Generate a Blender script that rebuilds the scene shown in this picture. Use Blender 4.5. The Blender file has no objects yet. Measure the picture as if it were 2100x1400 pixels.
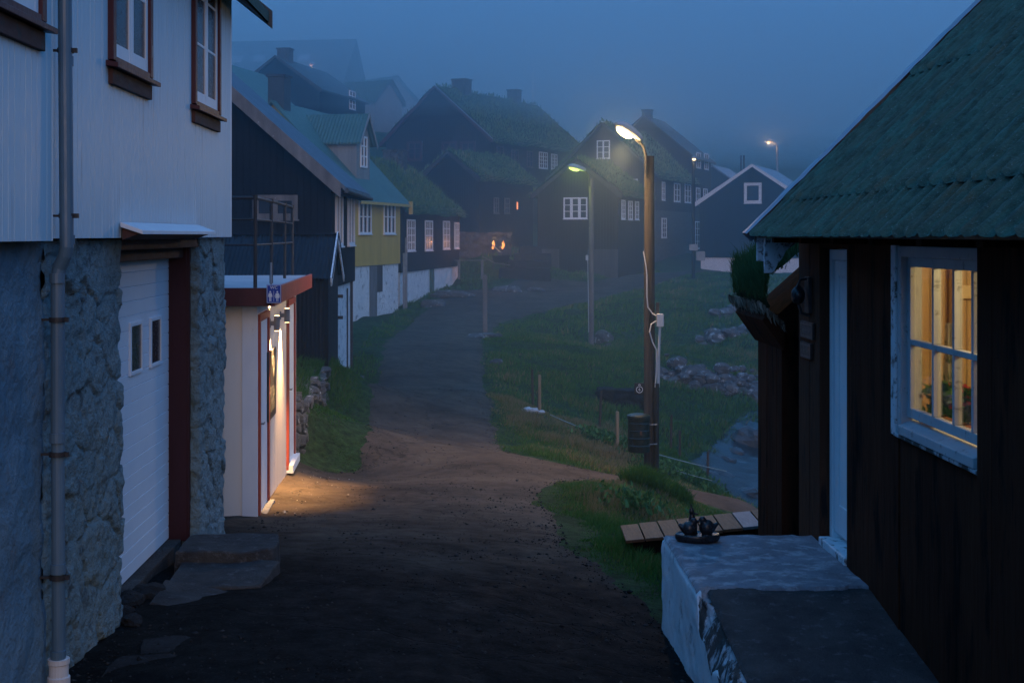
# A foggy blue-hour lane between timber houses. Units are metres; the camera stands at the origin, +Y runs down the lane.
FOG_D, FOG_D2, FOG_C = .0061, .028, (.64, .87, 1, 1)
FOG_C2 = (.80, .97, 1, 1)
SKY_TINT = (.26, .80, 1.6, 1); SKY_FLAT = .8; SKY_EVEN = (.63, 2.72, 6.9, 1); SKY_S = .15
REAR_LAMP_S, REAR_LAMP_C, SUN_AZ_DEG, REAR_LAMP_UP = .80, (1, .66, .40), 168, 14  # warm light for an unseen street lamp; the azimuth also turns the sky
import bpy, math, random
import numpy as np
from mathutils import Vector, Matrix
random.seed(7); RNG = np.random.default_rng(7)
scene = bpy.context.scene
COL = scene.collection
R = math.radians
F, CX, CY = 2800.0, 968.0, 482.0      # focal length in photo pixels and vanishing point of the lane

def at(px, py, Y):
    return ((px-CX)*Y/F, Y, (CY-py)*Y/F)

# ------------------------------------------------------------------ noise in numpy
def _hash(ix, iy, iz, seed=0):
    h = (ix.astype(np.int64)*374761393 + iy.astype(np.int64)*668265263 + iz.astype(np.int64)*2147483647 + seed*974634777) & 0xffffffff
    h = ((h ^ (h >> 13))*1274126177) & 0xffffffff
    h = ((h ^ (h >> 16))*2246822519) & 0xffffffff
    return ((h ^ (h >> 15)) & 0xffffff)/float(0xffffff)

def vnoise(x, y, z=0.0, seed=0):
    x = np.asarray(x, float); y = np.asarray(y, float)*np.ones_like(x); z = np.asarray(z, float)*np.ones_like(x)
    ix, iy, iz = np.floor(x), np.floor(y), np.floor(z)
    fx, fy, fz = x-ix, y-iy, z-iz
    fx, fy, fz = [f*f*(3-2*f) for f in (fx, fy, fz)]
    r = 0
    for a in (0, 1):
        for b in (0, 1):
            for c in (0, 1):
                w = (fx if a else 1-fx)*(fy if b else 1-fy)*(fz if c else 1-fz)
                r = r + w*_hash(ix+a, iy+b, iz+c, seed)
    return r

def fbm(x, y, z=0.0, octaves=4, seed=0):
    r, a, s, t = 0, 1.0, 1.0, 0
    for k in range(octaves):
        r = r + a*(vnoise(np.asarray(x)*s, np.asarray(y)*s, np.asarray(z)*s, seed+k)-0.5); t += a
        a *= .5; s *= 2.03
    return r/t*2

def voronoi(x, y, seed=0, jit=.85):
    x = np.asarray(x, float); y = np.asarray(y, float)
    ix, iy = np.floor(x), np.floor(y)
    f1 = np.full(x.shape, 9.); f2 = np.full(x.shape, 9.); cid = np.zeros(x.shape)
    for a in (-1, 0, 1):
        for b in (-1, 0, 1):
            cx, cy = ix+a, iy+b
            z0 = np.zeros_like(cx)
            px = cx+.5+jit*(_hash(cx, cy, z0, seed)-.5); py = cy+.5+jit*(_hash(cx, cy, z0, seed+1)-.5)
            d = np.hypot(x-px, y-py); h = _hash(cx, cy, z0, seed+2)
            n1 = d < f1
            f2 = np.where(n1, f1, np.minimum(f2, d)); cid = np.where(n1, h, cid); f1 = np.where(n1, d, f1)
    return f1, f2, cid

# ------------------------------------------------------------------ mesh building
class MB:
    def __init__(s): s.v = []; s.f = []
    def add(s, vs, fs):
        n = len(s.v); s.v += [tuple(map(float, p)) for p in vs]; s.f += [tuple(n+i for i in f) for f in fs]; return s
    def box(s, x0, x1, y0, y1, z0, z1):
        return s.add([(x0,y0,z0),(x1,y0,z0),(x1,y1,z0),(x0,y1,z0),(x0,y0,z1),(x1,y0,z1),(x1,y1,z1),(x0,y1,z1)],
                     [(0,3,2,1),(4,5,6,7),(0,1,5,4),(1,2,6,5),(2,3,7,6),(3,0,4,7)])
    def obox(s, c, ax, ay, az):
        c, ax, ay, az = map(Vector, (c, ax, ay, az))
        vs = [c+ax*i+ay*j+az*k for k in (-1,1) for i, j in ((-1,-1),(1,-1),(1,1),(-1,1))]
        return s.add(vs, [(0,3,2,1),(4,5,6,7),(0,1,5,4),(1,2,6,5),(2,3,7,6),(3,0,4,7)])
    def bar(s, a, b, w, t, up=(0,0,1)):
        a, b = Vector(a), Vector(b); d = (b-a); u = Vector(up)
        sx = d.cross(u)
        if sx.length < 1e-6: sx = d.cross(Vector((1,0,0)))
        sx.normalize(); n = sx.cross(d).normalized()
        return s.obox((a+b)/2, d/2, sx*w/2, n*t/2)
    def prism(s, poly, ext):
        n = len(poly); e = Vector(ext)
        vs = [Vector(p) for p in poly]+[Vector(p)+e for p in poly]
        fs = [tuple(range(n))[::-1], tuple(range(n, 2*n))]+[(i, (i+1) % n, n+(i+1) % n, n+i) for i in range(n)]
        return s.add(vs, fs)
    def tube(s, pts, r, seg=8, cap=True):
        pts = [Vector(p) for p in pts]; n = len(pts)
        rs = r if isinstance(r, (list, tuple)) else [r]*n
        vs, fs = [], []; prev = None
        for i, p in enumerate(pts):
            d = (pts[min(i+1, n-1)]-pts[max(i-1, 0)]).normalized()
            if prev is None:
                a = Vector((0,0,1)) if abs(d.z) < .9 else Vector((1,0,0))
                u = d.cross(a).normalized()
            else:
                u = (prev-d*prev.dot(d)).normalized()
            prev = u; w = d.cross(u)
            for k in range(seg):
                t = 2*math.pi*k/seg
                vs.append(p+(u*math.cos(t)+w*math.sin(t))*rs[i])
        for i in range(n-1):
            for k in range(seg):
                fs.append((i*seg+k, i*seg+(k+1) % seg, (i+1)*seg+(k+1) % seg, (i+1)*seg+k))
        if cap: fs += [tuple(range(seg))[::-1], tuple(range((n-1)*seg, n*seg))]
        return s.add(vs, fs)
    def lathe(s, prof, c=(0,0,0), seg=24, sx=1, sy=1):
        vs, fs = [], []
        for (r, z) in prof:
            for k in range(seg):
                t = 2*math.pi*k/seg; vs.append((c[0]+r*sx*math.cos(t), c[1]+r*sy*math.sin(t), c[2]+z))
        for i in range(len(prof)-1):
            for k in range(seg):
                fs.append((i*seg+k, i*seg+(k+1) % seg, (i+1)*seg+(k+1) % seg, (i+1)*seg+k))
        fs += [tuple(range(seg))[::-1], tuple(range((len(prof)-1)*seg, len(prof)*seg))]
        return s.add(vs, fs)
    def blob(s, c, r, seg=10, rings=7, noise=.25, seed=0, flat=.0):
        c = Vector(c); r = r if isinstance(r, (tuple, list)) else (r, r, r)
        vs, fs = [], []
        th = np.linspace(0, math.pi, rings)
        for i, a in enumerate(th):
            for k in range(seg):
                t = 2*math.pi*k/seg
                d = np.array([math.sin(a)*math.cos(t), math.sin(a)*math.sin(t), math.cos(a)])
                q = 1+noise*float(fbm(np.array([d[0]*1.3+seed*7.1]), np.array([d[1]*1.3]), np.array([d[2]*1.3]), 3, seed)[0])
                vs.append((c.x+d[0]*r[0]*q, c.y+d[1]*r[1]*q, c.z+d[2]*r[2]*q))
        for i in range(rings-1):
            for k in range(seg):
                fs.append((i*seg+k, (i+1)*seg+k, (i+1)*seg+(k+1) % seg, i*seg+(k+1) % seg))
        return s.add(vs, fs)
    def build(s, name, mat, parent=None, world=True, bevel=0, smooth=False, **kw):
        m = bpy.data.meshes.new(name); v = s.v
        if parent is not None and world:
            mw = parent.get('_mw'); inv = WM[parent.name].inverted()
            v = [tuple(inv @ Vector(p)) for p in v]
        m.from_pydata(v, [], s.f); m.update()
        return link(name, m, mat, parent, bevel, smooth)

WM = {}       # world matrix of every empty / parent, kept by hand (no depsgraph needed)
def link(name, m, mat, parent=None, bevel=0, smooth=False):
    o = bpy.data.objects.new(name, m); COL.objects.link(o)
    if mat is not None: m.materials.append(mat)
    if smooth: m.polygons.foreach_set('use_smooth', [True]*len(m.polygons))
    WM[o.name] = Matrix.Identity(4)
    if parent is not None:
        o.parent = parent; WM[o.name] = WM[parent.name].copy()
    if bevel:
        b = o.modifiers.new('bevel', 'BEVEL'); b.width = bevel; b.segments = 2; b.limit_method = 'ANGLE'; b.angle_limit = R(35)
    return o

def np_mesh(name, verts, faces, mat, parent=None, smooth=False, tint=None):
    """verts (n,3) array, faces (m,k) int array (all k-gons)"""
    m = bpy.data.meshes.new(name); verts = np.asarray(verts, np.float32); faces = np.asarray(faces, np.int32)
    if parent is not None:
        inv = np.array(WM[parent.name].inverted()); verts = (verts @ inv[:3,:3].T + inv[:3,3]).astype(np.float32)
    n, k = faces.shape
    m.vertices.add(len(verts)); m.vertices.foreach_set('co', verts.ravel())
    m.loops.add(n*k); m.loops.foreach_set('vertex_index', faces.ravel())
    m.polygons.add(n); m.polygons.foreach_set('loop_start', np.arange(0, n*k, k, dtype=np.int32))
    m.polygons.foreach_set('loop_total', np.full(n, k, np.int32))
    if tint is not None:
        a = m.attributes.new('tint', 'FLOAT', 'POINT'); a.data.foreach_set('value', np.asarray(tint, np.float32))
    m.update(calc_edges=True); m.validate()
    return link(name, m, mat, parent, 0, smooth)

def grid_faces(nu, nv):
    i = np.arange(nu*nv).reshape(nu, nv)
    return np.stack([i[:-1,:-1], i[1:,:-1], i[1:,1:], i[:-1,1:]], -1).reshape(-1, 4)

def tag(o, label=None, cat=None, group=None, kind=None):
    if label: o['label'] = label
    if cat: o['category'] = cat
    if group: o['group'] = group
    if kind: o['kind'] = kind
    return o

def thing(name, label, cat, loc=(0,0,0), rotz=0, group=None):
    o = bpy.data.objects.new(name, None); COL.objects.link(o); o.empty_display_size = .2
    o.location = loc; o.rotation_euler = (0, 0, rotz)
    WM[o.name] = Matrix.Translation(loc) @ Matrix.Rotation(rotz, 4, 'Z')
    return tag(o, label, cat, group)

def lamp(name, kind, loc, color, power, parent=None, size=.05, rot=None, spot=None, blend=.6):
    l = bpy.data.lights.new(name, kind); l.color = color; l.energy = power
    if kind == 'AREA': l.shape = 'DISK'; l.size = size
    else: l.shadow_soft_size = size
    if spot: l.spot_size = spot; l.spot_blend = blend
    o = bpy.data.objects.new(name, l); COL.objects.link(o)
    mw = Matrix.Translation(loc) @ (rot.to_matrix().to_4x4() if rot is not None else Matrix.Identity(4))
    if parent is not None:
        o.parent = parent; mw = WM[parent.name].inverted() @ mw
    o.matrix_basis = mw
    return o

def aim(d):
    return Vector(d).to_track_quat('-Z', 'Y')

# ------------------------------------------------------------------ materials
class NT:
    def __init__(s, name):
        s.m = bpy.data.materials.new(name); s.m.use_nodes = True; s.t = s.m.node_tree; s.t.nodes.clear()
    def n(s, typ, ins=None, **kw):
        nd = s.t.nodes.new(typ)
        for k, v in kw.items(): setattr(nd, k, v)
        for k, v in (ins or {}).items():
            if isinstance(v, tuple) and len(v) == 2 and hasattr(v[0], 'outputs'): s.t.links.new(v[0].outputs[v[1]], nd.inputs[k])
            elif hasattr(v, 'outputs'): s.t.links.new(v.outputs[0], nd.inputs[k])
            else: nd.inputs[k].default_value = v
        return nd
    def ramp(s, fac, stops, interp='LINEAR'):
        r = s.n('ShaderNodeValToRGB', {0: fac}); e = r.color_ramp; e.interpolation = interp
        while len(e.elements) > 1: e.elements.remove(e.elements[-1])
        e.elements[0].position = stops[0][0]; e.elements[0].color = c4(stops[0][1])
        for p, c in stops[1:]:
            x = e.elements.new(p); x.color = c4(c)
        return r
    def mix(s, fac, a, b, mode='MIX'):
        return s.n('ShaderNodeMixRGB', {0: fac, 1: c4(a) if isinstance(a, (tuple, list)) and not hasattr(a[0], 'outputs') else a,
                                        2: c4(b) if isinstance(b, (tuple, list)) and not hasattr(b[0], 'outputs') else b}, blend_type=mode)
    def math(s, op, a, b=0.0):
        return s.n('ShaderNodeMath', {0: a, 1: b}, operation=op)
def c4(c):
    if isinstance(c, (int, float)): return (c, c, c, 1)
    return tuple(c) if len(c) == 4 else tuple(c)+(1,)

def mat(name, c1, c2=None, scale=4., stretch=(1,1,1), rough=.8, spec=.3, bump=0., bscale=40., bdist=.01, c3=None, c3_amt=.5, c3_scale=9.,
        c3_stretch=(1,1,1), boards=0, groove=.25, board_axis='xy', metallic=0, corr=0, detail=6, c3_soft=.08):
    """c1-c2 broad noise, c3 worn patches on top; boards = vertical board width in metres, corr = corrugation period"""
    N = NT(name); c2 = c2 or c1
    tc = N.n('ShaderNodeTexCoord'); mp = N.n('ShaderNodeMapping', {0: (tc, 3), 3: stretch})
    nz = N.n('ShaderNodeTexNoise', {0: mp, 'Scale': scale, 'Detail': detail, 'Roughness': .6})
    col = N.ramp(nz, [(.3, c1), (.7, c2)])
    if c3:
        m3 = N.n('ShaderNodeMapping', {0: (tc, 3), 3: c3_stretch})
        n3 = N.n('ShaderNodeTexNoise', {0: m3, 'Scale': c3_scale, 'Detail': 9, 'Roughness': .68})
        k = N.ramp(n3, [(max(0, .72-c3_amt*.45), 0), (.72+c3_soft-c3_amt*.45, 1)])
        col = N.mix(k, (col, 0), c3)
    hgt = None
    if boards or corr:
        sp = N.n('ShaderNodeSeparateXYZ', {0: (tc, 3)})
        u = N.math('ADD', (sp, 0), (sp, 1)) if board_axis == 'xy' else N.math('ADD', (sp, 'XYZ'.index(board_axis.upper())), 0.)
        per = boards or corr
        q = N.math('DIVIDE', u, per)
        fr = N.math('FRACT', q)
        if boards:
            tri = N.math('ABSOLUTE', N.math('SUBTRACT', fr, .5))          # .5 at the joint
            g = N.ramp(tri, [(.5-.06, 0), (.5-.01, 1)])
            bid = N.n('ShaderNodeTexWhiteNoise', {'W': N.math('FLOOR', q)}, noise_dimensions='1D')
            col = N.mix(.35, (col, 0), N.mix(bid, (col, 0), N.mix(1, (col, 0), (.55,.55,.55), 'MULTIPLY')))
            col = N.mix(N.math('MULTIPLY', g, groove*3 if groove < .33 else 1.), (col, 0), N.mix(1, (col, 0), (.3,.3,.3), 'MULTIPLY'))
            hgt = N.math('MULTIPLY', g, -1.0)
        else:
            hgt = N.math('MULTIPLY', N.math('SINE', N.math('MULTIPLY', fr, 2*math.pi)), .7)
    nb = N.n('ShaderNodeTexNoise', {0: mp, 'Scale': bscale, 'Detail': 8, 'Roughness': .65})
    h = N.math('MULTIPLY', nb, bump*2 if bump else 0.)
    if hgt is not None: h = N.math('ADD', h, hgt)
    bp = N.n('ShaderNodeBump', {'Strength': 1. if hgt is not None else min(1, .3+bump), 'Distance': bdist, 'Height': h})
    rr = N.ramp(nb, [(.3, max(0, rough-.12)), (.7, min(1, rough+.1))])
    b = N.n('ShaderNodeBsdfPrincipled', {'Base Color': (col, 0), 'Roughness': (rr, 0), 'Specular IOR Level': spec, 'Metallic': metallic, 'Normal': bp})
    N.n('ShaderNodeOutputMaterial', {0: b})
    return N.m

def emis(name, c, s):
    N = NT(name); e = N.n('ShaderNodeEmission', {0: c4(c), 1: s}); N.n('ShaderNodeOutputMaterial', {0: e}); return N.m

def tint_mat(name, stops, rough=.75, trans=.25):
    """leaf and blade material, colour picked per blade by the tint attribute"""
    N = NT(name); a = N.n('ShaderNodeAttribute', attribute_name='tint')
    col = N.ramp((a, 2), stops)
    b = N.n('ShaderNodeBsdfPrincipled', {'Base Color': col, 'Roughness': rough, 'Specular IOR Level': .15})
    t = N.n('ShaderNodeBsdfTranslucent', {0: col})
    mx = N.n('ShaderNodeMixShader', {0: trans, 1: b, 2: t}); N.n('ShaderNodeOutputMaterial', {0: mx}); return N.m
# ================================================================== materials of the place
WHITE_SIDING = mat('white_siding_paint', (.45,.60,.67), (.56,.68,.73), 1.2, (1,1,.25), .5, .35, .15, 60, .002, c3=(.36,.44,.48), c3_amt=.26, c3_scale=3.5, c3_stretch=(1,5,.22))
PLASTER = mat('grey_blue_plaster', (.12,.20,.26), (.20,.30,.36), 2.2, (1,1,1), .9, .2, .8, 14, .03, c3=(.16,.20,.23), c3_amt=.35, c3_scale=3.)
STONE_PAINT = mat('painted_rubble_stone', (.18,.275,.305), (.27,.375,.405), 2., (1,1,1), .85, .25, .9, 24, .045, c3=(.12,.17,.19), c3_amt=.34, c3_scale=6)
RED_PAINT = mat('oxblood_paint', (.055,.010,.014), (.085,.016,.020), 5, (1,1,.3), .5, .4, .2, 50, .002, c3=(.07,.04,.04), c3_amt=.2)
RED_BRIGHT = mat('red_trim_paint', (.30,.05,.03), (.38,.07,.04), 4, (1,1,.3), .5, .4, .15, 50, .002, c3=(.15,.04,.03), c3_amt=.2)
RED_WOOD = mat('weathered_red_wood', (.06,.028,.026), (.11,.05,.042), 5, (1,.25,1), .75, .3, .5, 30, .006, c3=(.06,.05,.05), c3_amt=.4)
DOOR_WHITE = mat('garage_door_paint', (.62,.71,.80), (.72,.79,.85), 1.5, (1,1,1), .5, .4, .1, 90, .001)
WHITE_PAINT = mat('white_paint', (.72,.74,.77), (.82,.82,.82), 6, (1,1,.4), .5, .4, .2, 60, .002, c3=(.4,.4,.38), c3_amt=.15)
WHITE_WORN = mat('worn_white_paint', (.6,.62,.65), (.78,.78,.78), 6, (1,1,.4), .6, .3, .4, 50, .003, c3=(.16,.15,.14), c3_amt=.42, c3_scale=14)
PIPE_BLUE = mat('blue_grey_pipe', (.07,.13,.18), (.11,.18,.24), 6, (1,1,.3), .4, .5, .2, 40, .002, c3=(.35,.38,.4), c3_amt=.08, c3_scale=20)
RUST = mat('rusty_iron', (.10,.045,.025), (.20,.09,.05), 12, (1,1,1), .85, .3, .6, 60, .003)
IRON = mat('dark_iron', (.02,.02,.022), (.045,.04,.04), 10, (1,1,1), .55, .4, .3, 60, .002)
CLAY = mat('clay_socket', (.50,.42,.38), (.62,.60,.58), 5, (1,1,1), .7, .3, .3, 40, .003, c3=(.34,.15,.09), c3_amt=.22, c3_scale=9)
CONCRETE = mat('old_concrete', (.10,.11,.12), (.22,.23,.24), 3, (1,1,1), .85, .3, .9, 35, .012, c3=(.05,.05,.055), c3_amt=.4, c3_scale=5)
CONCRETE_DARK = mat('dark_wet_concrete', (.035,.035,.037), (.085,.083,.08), 4, (1,1,1), .85, .15, .9, 60, .014, c3=(.13,.13,.13), c3_amt=.36, c3_scale=13, detail=10, c3_soft=.14)
CONCRETE_WORN = mat('worn_painted_concrete', (.12,.13,.15), (.22,.24,.27), 4, (1,1,1), .8, .25, .8, 25, .012, c3=(.38,.40,.42), c3_amt=.50, c3_scale=6.5, c3_stretch=(1,1.15,1), detail=12, c3_soft=.16)
CONCRETE_WHITE = mat('whitewashed_concrete', (.70,.72,.74), (.84,.85,.86), 2.5, (1,1,1), .8, .3, .5, 45, .006, c3=(.24,.25,.26), c3_amt=.36, c3_scale=7, detail=10, c3_soft=.15)
CHIPPED = mat('chipped_whitewash', (.45,.47,.5), (.62,.63,.65), 9, (1,1,.4), .8, .3, .9, 30, .02, c3=(.07,.065,.06), c3_amt=.62, c3_scale=8, c3_stretch=(1,1,.5))
JAMB = mat('dark_oxblood_jamb', (.026,.006,.010), (.040,.009,.014), 5, (1,1,.3), .5, .3, .2, 50, .002)
WC_WALL = mat('warm_white_boards', (.84,.765,.665), (.90,.83,.74), 2, (1,1,.3), .5, .35, .15, 50, boards=.36, groove=.06, bdist=.003)
ROOF_FELT = mat('pale_roof_felt', (.30,.31,.33), (.42,.42,.43), 3, (1,1,1), .8, .3, .3, 40, .004)
BLACK_CORR = mat('black_corrugated_sheet', (.006,.007,.010), (.013,.015,.020), 3, (1,1,.3), .65, .2, .2, 30, corr=.076, board_axis='x', bdist=.014)
BLACK_BOARDS = mat('tarred_black_boards', (.005,.0055,.008), (.014,.014,.018), 3, (1,1,.25), .8, .15, .5, 30, boards=.14, bdist=.012)
BROWN_BOARDS = mat('tarred_brown_boards', (.012,.007,.006), (.026,.015,.011), 3, (1,1,.25), .8, .15, .5, 30, boards=.15, bdist=.012)
BROWN_WALL = mat('dark_brown_stained_boards', (.030,.009,.005), (.078,.025,.012), 4, (1,1,.12), .85, .08, .7, 26, .006, c3=(.006,.004,.004), c3_amt=.4, c3_scale=5, c3_stretch=(1,1,.2))
BROWN_POST = mat('brown_stained_post', (.05,.018,.009), (.10,.036,.018), 6, (3,3,.25), .8, .15, .6, 30, .004, c3=(.02,.012,.01), c3_amt=.35, c3_stretch=(2,2,.2))
YELLOW = mat('ochre_yellow_boards', (.60,.37,.06), (.70,.45,.09), 2, (1,1,.3), .6, .3, .2, 40, boards=.16, groove=.1, bdist=.006)
YELLOW_TRIM = mat('ochre_yellow_trim', (.42,.28,.07), (.52,.36,.10), 4, (1,1,1), .6, .3)
GREEN_METAL = mat('green_corrugated_roof', (.045,.105,.088), (.075,.150,.120), 1.2, (1,1,1), .55, .4, .2, 20, c3=(.10,.13,.11), c3_amt=.2, c3_scale=3, corr=.12, board_axis='y', bdist=.010)
BLUE_METAL = mat('pale_blue_metal_roof', (.16,.20,.25), (.24,.28,.33), 1.5, (1,1,1), .45, .5, .15, 20, .004)
DARK_METAL = mat('dark_slate_roof', (.030,.036,.042), (.05,.06,.065), 1.5, (1,1,1), .6, .4, .2, 20, .004)
ROOF_EDGE = mat('blue_grey_sheet_roof', (.085,.11,.135), (.13,.16,.19), 1.5, (1,1,1), .7, .2, .15, 20, .004)
GREY_BOARDS = mat('grey_weathered_boards', (.20,.21,.21), (.30,.30,.29), 3, (1,1,.25), .75, .3, .3, 30, boards=.13, groove=.1, bdist=.006)
GREY_WOOD = mat('grey_weathered_wood', (.11,.10,.095), (.21,.19,.175), 5, (1,1,.25), .85, .25, .6, 30, .005, c3=(.45,.45,.44), c3_amt=.16, c3_scale=9)
WHITE_STONE = mat('whitewashed_rubble', (.72,.75,.77), (.88,.88,.88), 2.5, (1,1,1), .85, .25, 1., 7, .06, c3=(.26,.28,.29), c3_amt=.34, c3_scale=4)
GREY_STONE = mat('grey_rubble_masonry', (.05,.05,.052), (.12,.12,.118), 4, (1,1,1), .9, .25, 1., 6, .08, c3=(.04,.04,.04), c3_amt=.4, c3_scale=5)
FIELD_STONE = mat('lichened_field_stone', (.055,.055,.058), (.13,.13,.13), 5, (1,1,1), .9, .25, .8, 20, .02, c3=(.46,.48,.49), c3_amt=.32, c3_scale=7)
FIELD_STONE_PALE = mat('pale_field_stone', (.05,.05,.052), (.13,.13,.13), 5, (1,1,1), .9, .2, .8, 20, .02, c3=(.34,.36,.37), c3_amt=.38, c3_scale=6)
BARGE_DARK = mat('dark_gable_board', (.035,.034,.034), (.07,.068,.066), 5, (1,1,.3), .85, .2)
BASE_PANEL = mat('dim_board_panel', (.06,.062,.062), (.10,.10,.10), 3, (1,1,.25), .85, .2, .3, 30, boards=.16, groove=.1, bdist=.006)
RIVER_STONE = mat('wet_river_stone', (.025,.027,.03), (.06,.062,.066), 4, (1,1,1), .45, .5, .6, 18, .02)
POLE_WOOD = mat('creosoted_pole_wood', (.038,.030,.026), (.085,.068,.056), 6, (4,4,.18), .85, .25, .7, 28, .008, c3=(.02,.016,.014), c3_amt=.4, c3_scale=8, c3_stretch=(4,4,.2))
PALE_POST = mat('pale_fence_post', (.22,.15,.09), (.36,.25,.15), 6, (4,4,.3), .8, .3, .5, 30, .004)
DARK_POST = mat('old_fence_post', (.05,.038,.03), (.10,.075,.06), 6, (4,4,.3), .9, .2, .6, 30, .004)
PLANK = mat('worn_plank_wood', (.12,.046,.020), (.21,.090,.040), 7, (6,.6,1), .7, .35, .6, 25, .004, c3=(.07,.05,.04), c3_amt=.3, c3_stretch=(5,.7,1))
PLANK_GREY = mat('bleached_plank_wood', (.11,.11,.115), (.18,.175,.175), 7, (6,.6,1), .6, .4, .6, 25, .004, c3=(.16,.09,.05), c3_amt=.3, c3_stretch=(5,.7,1))
LAMP_GREY = mat('lamp_housing', (.26,.28,.30), (.36,.38,.40), 6, (1,1,1), .5, .5, .1, 50, .001)
STEEL = mat('galvanised_steel', (.16,.17,.18), (.26,.27,.28), 6, (1,1,1), .45, .5, .1, 50, .001)
WINDOW_DULL = mat('dulled_white_paint', (.40,.42,.44), (.50,.51,.52), 6, (1,1,.4), .55, .3, .3, 60, .003, c3=(.22,.22,.22), c3_amt=.3, c3_scale=16)
CABLE_WHITE = mat('white_cable', .40, .48, 5, rough=.5)
BLACK_PLASTIC = mat('black_plastic', .012, .02, 5, rough=.45, spec=.45)
BIN_GREEN = mat('dark_green_bin_enamel', (.006,.012,.009), (.010,.019,.015), 6, (1,1,1), .35, .5, .2, 40, .002)
SIGN_BLUE = mat('blue_sign_enamel', (.02,.06,.32), (.025,.07,.36), 4, rough=.4)
SIGN_WHITE = mat('white_sign_print', .75, .8, 4, rough=.5)
CHALK_BLACK = mat('black_notice_panel', (.010,.010,.011), (.018,.018,.018), 4, rough=.35, spec=.5)
CHALK_GREY = mat('faint_print', (.10,.10,.10), (.2,.2,.19), 9, rough=.6)
ORNAMENT = mat('black_glazed_ornament', (.010,.011,.013), (.02,.021,.024), 5, rough=.32, spec=.5, bump=.3, bscale=30, bdist=.003)
GLASS_DARK = mat('dark_window_glass', (.012,.017,.024), (.03,.036,.045), 1.2, rough=.22, spec=.4)
PINE = mat('varnished_pine', (.52,.34,.15), (.66,.45,.21), 4, (6,6,.4), .5, .4, .1, 40, boards=.11, bdist=.004)
PINE_PALE = mat('pale_pine', (.66,.52,.30), (.76,.62,.40), 4, (6,6,.4), .5, .4)
PINE_RED = mat('red_brown_wood', (.22,.08,.05), (.30,.12,.07), 4, (6,6,.4), .5, .4)
LINEN = mat('leaf_print_linen', (.62,.60,.48), (.70,.68,.56), 5, rough=.9, c3=(.12,.16,.10), c3_amt=.42, c3_scale=16, c3_stretch=(1,1,.8))
SOIL = mat('soil', (.03,.022,.015), (.05,.038,.026), 8, rough=.95)
TERRACOTTA = mat('terracotta', (.30,.12,.06), (.38,.16,.09), 5, rough=.8)
DARK_STONE = mat('dark_bedded_stone', (.014,.014,.015), (.030,.030,.031), 5, (1,1,1), .9, .15, .9, 24, .02, c3=(.07,.07,.07), c3_amt=.18, c3_scale=14)
PATINA = mat('patina', (.02,.075,.070), (.05,.12,.105), 3, (1,1,1), .8, .3, .9, 40, .01)
GRASS = tint_mat('grass_blades', [(0,(.030,.095,.022)), (.45,(.060,.150,.030)), (.72,(.095,.170,.042)), (.86,(.17,.145,.06)), (1,(.26,.20,.10))])
TURF = tint_mat('roof_turf_blades', [(0,(.050,.105,.042)), (.5,(.125,.20,.072)), (.8,(.25,.235,.115)), (1,(.42,.33,.19))])
LEAF = tint_mat('leaves', [(0,(.03,.085,.025)), (.6,(.07,.16,.05)), (1,(.14,.26,.09))])
PETAL = tint_mat('red_petals', [(0,(.35,.02,.04)), (1,(.55,.05,.08))])

def ground_material():
    N = NT('grassy_earth'); tc = N.n('ShaderNodeTexCoord')
    n1 = N.n('ShaderNodeTexNoise', {0: (tc, 3), 'Scale': .55, 'Detail': 8, 'Roughness': .65})
    n2 = N.n('ShaderNodeTexNoise', {0: (tc, 3), 'Scale': 7., 'Detail': 8, 'Roughness': .7})
    c = N.ramp(n1, [(.3, (.022,.055,.016)), (.55, (.042,.085,.026)), (.75, (.060,.075,.03))])
    k = N.ramp(n2, [(.35, .25), (.7, 1.25)])
    c = N.mix(1, (c, 0), (k, 0), 'MULTIPLY')
    bp = N.n('ShaderNodeBump', {'Strength': .9, 'Distance': .12, 'Height': n2})
    b = N.n('ShaderNodeBsdfPrincipled', {'Base Color': c, 'Roughness': .95, 'Specular IOR Level': .15, 'Normal': bp})
    N.n('ShaderNodeOutputMaterial', {0: b}); return N.m
GROUND = ground_material()

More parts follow.
